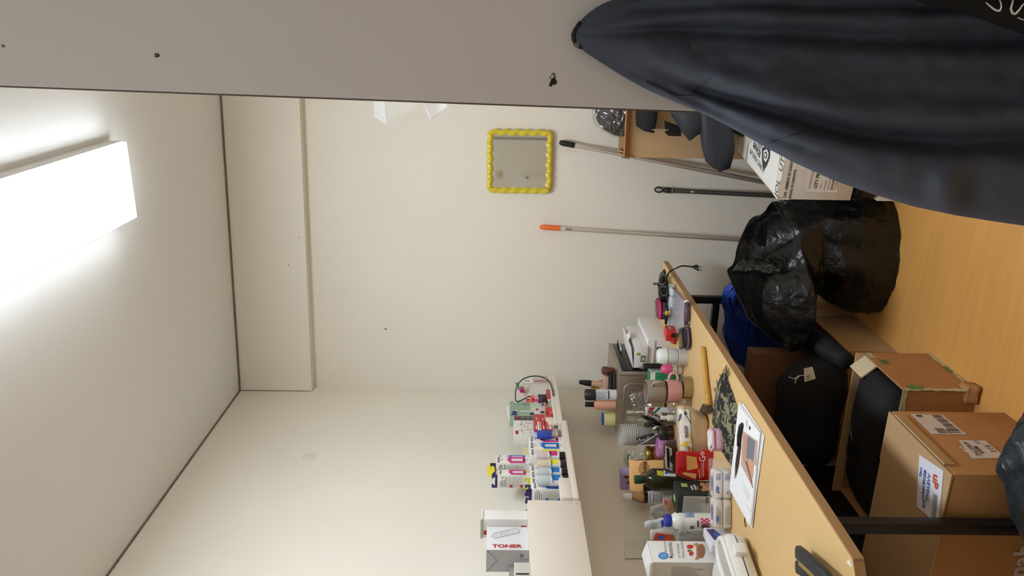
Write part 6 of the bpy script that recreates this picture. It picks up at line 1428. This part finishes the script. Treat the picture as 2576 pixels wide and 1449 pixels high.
poly('purple_print', mat((84, 64, 130), 0.45), t, FX, [(0.01, 0.01), (0.09, 0.045), (0.09, 0.07), (0.03, 0.06)], 0.001); poly('blue_print', mat((70, 110, 190), 0.45), t, FX, ell(0.055, 0.045, 0.018, 0.008), 0.0016)
# sandwich maker
sm = thing('sandwich_maker', 'white electric sandwich maker with front latch', 'sandwich maker', (-1.558, 1.89, DZ), math.radians(80)); SMW = mat((234, 233, 229), 0.25, coat=0.3); SMG = mat((190, 184, 174), 0.4)
def rrect(w_, d_, r, z, n_=6):
    out = []
    for cx_, cy_, a0 in ((w_/2-r, d_/2-r, 0), (-w_/2+r, d_/2-r, 90), (-w_/2+r, -d_/2+r, 180), (w_/2-r, -d_/2+r, 270)):
        for k in range(n_+1): a = math.radians(a0+90*k/n_); out.append((cx_+r*math.cos(a), cy_+r*math.sin(a), z))
    return out
for x in (-0.08, 0.08):
    for y in (-0.07, 0.07): MB().lathe([(0.012, 0), (0.012, 0.01)], 10, (x, y, 0)).build('foot', SMG, sm)
MB().loft([rrect(0.20, 0.19, 0.05, 0.010), rrect(0.225, 0.215, 0.055, 0.02), rrect(0.235, 0.225, 0.06, 0.042)]).build('lower_shell', SMW, sm, smooth='auto')
MB().loft([rrect(0.229, 0.219, 0.058, 0.0422), rrect(0.229, 0.219, 0.058, 0.0458)]).build('plate_gap', BLACK, sm)
MB().loft([rrect(0.235, 0.225, 0.06, 0.046), rrect(0.235, 0.225, 0.06, 0.062), rrect(0.225, 0.215, 0.058, 0.074), rrect(0.205, 0.195, 0.055, 0.079)]).build('upper_shell', SMW, sm, smooth='auto')
MB().loft([rrect(0.19, 0.07, 0.034, 0.0792), rrect(0.19, 0.07, 0.034, 0.0796)], M=Matrix.Translation((0, -0.055, 0))).build('recess', SMG, sm)
MB().tube([(x, y-0.055, z) for x, y, z in rrect(0.205, 0.083, 0.04, 0.079)], 0.0085, 10, closed=True).build('handle_rim', SMW, sm, smooth=True)
MB().loft([rrect(0.19, 0.085, 0.03, 0.0792), rrect(0.185, 0.08, 0.03, 0.0835)], M=Matrix.Translation((0, 0.045, 0))).build('lid_plate', SMW, sm, smooth='auto')
box('latch', SMW, sm, -0.004, 0.034, -0.13, -0.108, 0.03, 0.066, 0.005)
for s_ in (-0.055, 0.055): MB().tube([(s_-0.025, 0.116, 0.045), (s_+0.025, 0.116, 0.045)], 0.014, 12).build('hinge', SMG, sm, smooth='auto')
# ------------------------------------------------------------------ front of the desk
pa = [D(1863, 1025), D(1920, 1100), D(1890, 1308), D(1846, 1228)]; cpt = sum(pa, V())/4; e1 = ((pa[2]-pa[1])+(pa[3]-pa[0])).normalized(); ang = math.atan2(e1.y, e1.x)
ps = thing('paper_stack', 'small stack of printed papers with a photo on top', 'papers', cpt, ang)
offs = [(0.006, -0.004, 0.05), (-0.008, 0.010, -0.04), (0.004, 0.008, 0.02), (-0.003, -0.006, -0.02), (0.0, 0.003, 0.035), (0, 0, 0)]
for k, (ox, oy, a) in enumerate(offs):
    MB().box(-0.1485, 0.1485, -0.105, 0.105, k*0.0016, k*0.0016+0.0013, Matrix.Translation((ox, oy, 0)) @ Matrix.Rotation(a, 4, 'Z')).build('sheet', PAPER, ps)
zt_ = 0.0093; top = [c for c in ps.children][-1]
for o_, q4, m, nm in ((top, [(1868, 1083), (1906, 1110), (1899, 1238), (1864, 1170)], mat((196, 170, 156), 0.5), 'photo'), (top, [(1880, 1095), (1900, 1110), (1894, 1170), (1876, 1150)], mat((120, 124, 134), 0.5), 'photo'), (top, [(1872, 1092), (1880, 1098), (1876, 1170), (1868, 1150)], mat((206, 150, 120), 0.5), 'photo'), (top, [(1884, 1150), (1897, 1165), (1894, 1205), (1884, 1185)], mat((214, 160, 130), 0.5), 'photo'), (top, [(1874, 1160), (1880, 1160), (1898, 1232), (1892, 1226)], mat((150, 100, 84), 0.5), 'photo'), (top, [(1878, 1055), (1879.5, 1057), (1879, 1075), (1877.5, 1073)], GREYI, 'small_print'), (top, [(1884, 1070), (1888, 1074), (1888, 1082), (1884, 1080)], INK, 'small_print'), (top, [(1866, 1205), (1867, 1207), (1887, 1252), (1886, 1252)], GREYI, 'small_print'), (top, [(1862, 1210), (1863, 1212), (1884, 1258), (1883, 1258)], GREYI, 'small_print'), (top, [(1878, 1270), (1879, 1271), (1888, 1288), (1887, 1288)], GREYI, 'small_print')):
    stick(o_, ps, q4, m, nm, 4, 0.0006+0.0005*(1 if m.name != 'x' and nm == 'photo' else 0)+0.0003*len(ps.children)*0.02)
kz = 0.012
kn = thing('table_knife', 'black handled knife lying across the papers', 'knife', D(1862, 1130)); kO = kn.location
MB().tube([LZ(1868, 1067, kz)-kO, LZ(1866, 1072, kz)-kO, LZ(1862, 1095, kz)-kO, LZ(1860, 1122, kz)-kO], [0.006, 0.0095, 0.0095, 0.008], 12).build('handle', BLACK, kn, smooth=True)
bl_ = [LZ(1857, 1122, kz), LZ(1863, 1122, kz), LZ(1857, 1170, kz), LZ(1849, 1204, kz), LZ(1851, 1165, kz)]
MB().loft([[q-kO for q in bl_], [q-kO+V((0, 0, 0.0015)) for q in bl_]]).build('blade', mat((70, 66, 62), 0.25, metal=0.8), kn)
# scarf
SCF = pattern((26, 26, 24), (136, 128, 102), 42, 0.9, 0.52, 0.03)
LB = [(1828, 920), (1812, 958), (1803, 995), (1794, 1060), (1806, 1105), (1821, 1139), (1843, 1174)]; RB = [(1829, 922), (1833, 958), (1845, 990), (1858, 1030), (1858, 1075), (1854, 1120), (1845, 1174)]
sc_ = thing('scarf', 'black and olive patterned scarf with fringe on the desk', 'scarf', D(1830, 1060)); sO = sc_.location
rows = []; back_ = []
for i in range(29):
    s_ = i/28*6; k = min(int(s_), 5); f_ = s_-k
    l = V(LB[k]).lerp(V(LB[k+1]), f_); r = V(RB[k]).lerp(V(RB[k+1]), f_); row = []
    for j in range(17):
        u = j/16; p = l.lerp(r, u); q = D(p.x, p.y)
        z_ = 0.003+0.020*math.sin(math.pi*u)**0.6*math.sin(math.pi*min(1, max(0.02, i/28)))**0.6+0.010*noise.noise(q*26)*math.sin(math.pi*u)
        row.append(V((q.x, q.y, DZ+max(0.003, z_)))-sO)
    rows.append(row)
bot = [[V((q.x, q.y, 0.001)) for q in r] for r in rows]
b = MB(); b.loft([r+list(reversed(bt)) for r, bt in zip(rows, bot)]); b.build('cloth', SCF, sc_, smooth=True)
OLV = mat((120, 108, 70), 0.9)
for k, (a, b_) in enumerate((((1826, 940), (1828, 918)), ((1820, 950), (1819, 930)), ((1814, 958), (1810, 940)), ((1830, 945), (1834, 925)), ((1808, 975), (1803, 955)), ((1804, 990), (1797, 975)))):
    MB().tube([D(*a, 0.006)-sO, D((a[0]+b_[0])/2+1.5*math.sin(k), (a[1]+b_[1])/2, 0.008)-sO, D(*b_, 0.003)-sO], [0.004, 0.003, 0.001], 6).build('fringe', OLV, sc_, smooth=True)
DK = [D(x, y) for x, y in ((1818, 1128), (1846, 1120), (1845, 1174), (1836, 1168))]
# pink box on the scarf
q = D(1826, 1106); pk_ = thing('pink_tin', 'small pink lidded box with white patterned top on the scarf', 'box', (q.x, q.y, DZ+0.012), math.radians(30)); PKM = mat((226, 180, 192), 0.35); hx = [(0.038, 0), (0.03, 0.028), (-0.026, 0.03), (-0.04, 0.0), (-0.028, -0.03), (0.028, -0.03)]
MB().prism(hx, 0, 0.03).build('base', PKM, pk_, bevel=0.006, smooth='auto'); MB().prism([(x*1.03, y*1.03) for x, y in hx], 0.031, 0.042).build('lid', PKM, pk_, bevel=0.004, smooth='auto')
MB().prism([(x*0.86, y*0.86) for x, y in hx], 0.0422, 0.0428).build('lid_print', pattern((236, 230, 234), (120, 84, 100), 60, 0.4, 0.6), pk_)
# hatchet
ht_ = thing('hatchet', 'small hatchet with yellowish wooden handle on the desk', 'tool', D(1780, 950)); hO_ = ht_.location
WH = mat((196, 148, 62), 0.4, var=0.12, vs=30, stretch=(1, 6, 1))
MB().tube([q-hO_ for q in smooth_path([LZ(1768, 874, 0.011), LZ(1771, 900, 0.011), LZ(1775, 950, 0.012), LZ(1779, 985, 0.013), LZ(1783, 1020, 0.014)], 3)], [0.0095]*4+[0.0105]*4+[0.010]*5, 12).build('handle', WH, ht_, smooth=True)
hd = [LZ(1781, 1016, 0.004), LZ(1790, 1020, 0.004), LZ(1792, 1034, 0.004), LZ(1786, 1040, 0.004), LZ(1776, 1036, 0.004), LZ(1772, 1034, 0.004)]
MB().loft([[q-hO_ for q in hd], [q-hO_+V((0, 0, 0.020)) for q in hd]]).build('head', mat((96, 90, 76), 0.45, metal=0.7), ht_, bevel=0.002)
# hair pin on the desk
o = MB().tube([D(x, y, 0.002) for x, y in ((1871, 1292), (1874, 1300), (1873, 1312), (1876, 1326))], 0.0016, 6).build('twig', mat((90, 60, 36), 0.7), None); tag(o, 'thin brown twig lying before the sandwich maker', 'twig')
# stapler at the near corner
st = thing('stapler', 'black stapler with brass coloured magazine at the near desk end', 'stapler', D(2050, 1440)); sO = st.location
def bar(path, w_, h_, m, nm):
    P_ = [q-sO for q in path]; rings = []
    for i, p in enumerate(P_):
        a = P_[max(i-1, 0)]; b_ = P_[min(i+1, len(P_)-1)]; d = (b_-a).normalized(); sd = d.cross(U0).normalized(); k = 0.45 if i in (0, len(P_)-1) else 1
        rings.append([p+sd*w_*k*math.copysign(abs(math.cos(q))**0.6, math.cos(q))+U0*h_*k*math.copysign(abs(math.sin(q))**0.6, math.sin(q)) for q in (2*math.pi*j/16 for j in range(16))])
    return MB().loft(rings).build(nm, m, st, smooth=True)
bar([LZ(2008, 1388, 0.03), LZ(2010, 1390, 0.03), LZ(2025, 1402, 0.032), LZ(2050, 1425, 0.034), LZ(2080, 1455, 0.036), LZ(2110, 1490, 0.034)], 0.017, 0.010, mat((40, 42, 46), 0.5), 'top_arm')
bar([LZ(2012, 1410, 0.016), LZ(2014, 1411, 0.016), LZ(2050, 1445, 0.016), LZ(2100, 1490, 0.016)], 0.012, 0.006, mat((190, 160, 80), 0.35, metal=0.6), 'magazine')
bar([LZ(2004, 1425, 0.007), LZ(2006, 1426, 0.007), LZ(2030, 1440, 0.007), LZ(2095, 1495, 0.007)], 0.016, 0.006, mat((40, 42, 46), 0.5), 'base')
# sheet leaning on the wall
q4 = [onx(x, y, XL+0.004) for x, y in ((1573, 1357), (1626, 1358), (1623, 1403), (1572, 1405))]
q4[1] = V((q4[1].x+0.0, q4[1].y, DZ+0.002)); q4[2] = V((q4[2].x, q4[2].y, DZ+0.002))
o = MB().add(q4+[p+V((0.001, 0, 0)) for p in q4], [(0, 1, 2, 3), (7, 6, 5, 4), (0, 4, 5, 1), (1, 5, 6, 2), (2, 6, 7, 3), (3, 7, 4, 0)]).build('paper_sheet', mat((226, 220, 206), 0.6), None)
tag(o, 'blank pale sheet standing against the wall above the rusk carton', 'paper')

# ------------------------------------------------------------------ pieces that belong to a part hang under that part
SUBP = {'plug_pin': ['plug'], 'bristles': ['bristle_pad', 'cushion'], 'door_glass': ['door_frame'], 'rack_bar': ['door_frame'], 'edge_band': ['desk_top'], 'paint_spot': ['desk_top'], 'label_print': ['label'],
        'rivet': ['handle'], 'knob': ['door'], 'hanging_loop': ['grip'], 'ring': ['grip', 'handle'], 'powder': ['case'], 'tag_string': ['paper_tag'], 'badge': ['badge_rim'], 'biscuit_hole': ['biscuit_picture'],
        'rocker': ['plate'], 'photo': ['sheet'], 'small_print': ['address_label', 'label', 'paper_tag', 'sheet', 'body', 'pack'], 'barcode': ['shipping_label', 'label', 'price_label', 'body', 'pack'],
        'stamp_square': ['shipping_label'], 'handwriting': ['address_sheet', 'body'], 'printed_rule': ['address_sheet'], 'lettering': ['body', 'label', 'cloth'], 'pictogram': ['body'], 'panel_print': ['body'], 'warning_icon': ['body'],
        'wrapper_print': ['wrapper_label'], 'wrapper_label': ['wrapper'], 'drawing_line': ['drawing'], 'tine': ['shaft'], 'label_window': ['label'], 'panel_window': ['dark_panel'], 'cross_bar': [], 'end_cap': ['handle']}
def bname(o): return o.name.split('.')[0]
def centre(o): return sum((V(c) for c in o.bound_box), V())/8
for root in [o for o in list(COL.objects) if o.parent is None]:
    kids = [o for o in COL.objects if o.parent is root]
    for o in kids:
        if bname(o) not in SUBP or o.type != 'MESH': continue
        for tn in SUBP[bname(o)]:
            cand = [k for k in kids if bname(k) == tn and k is not o and k.parent is root and k.matrix_basis == Matrix.Identity(4)]
            if cand and o.matrix_basis == Matrix.Identity(4) and not any(c.parent is o for c in COL.objects):
                o.parent = min(cand, key=lambda k: (centre(k)-centre(o)).length); break
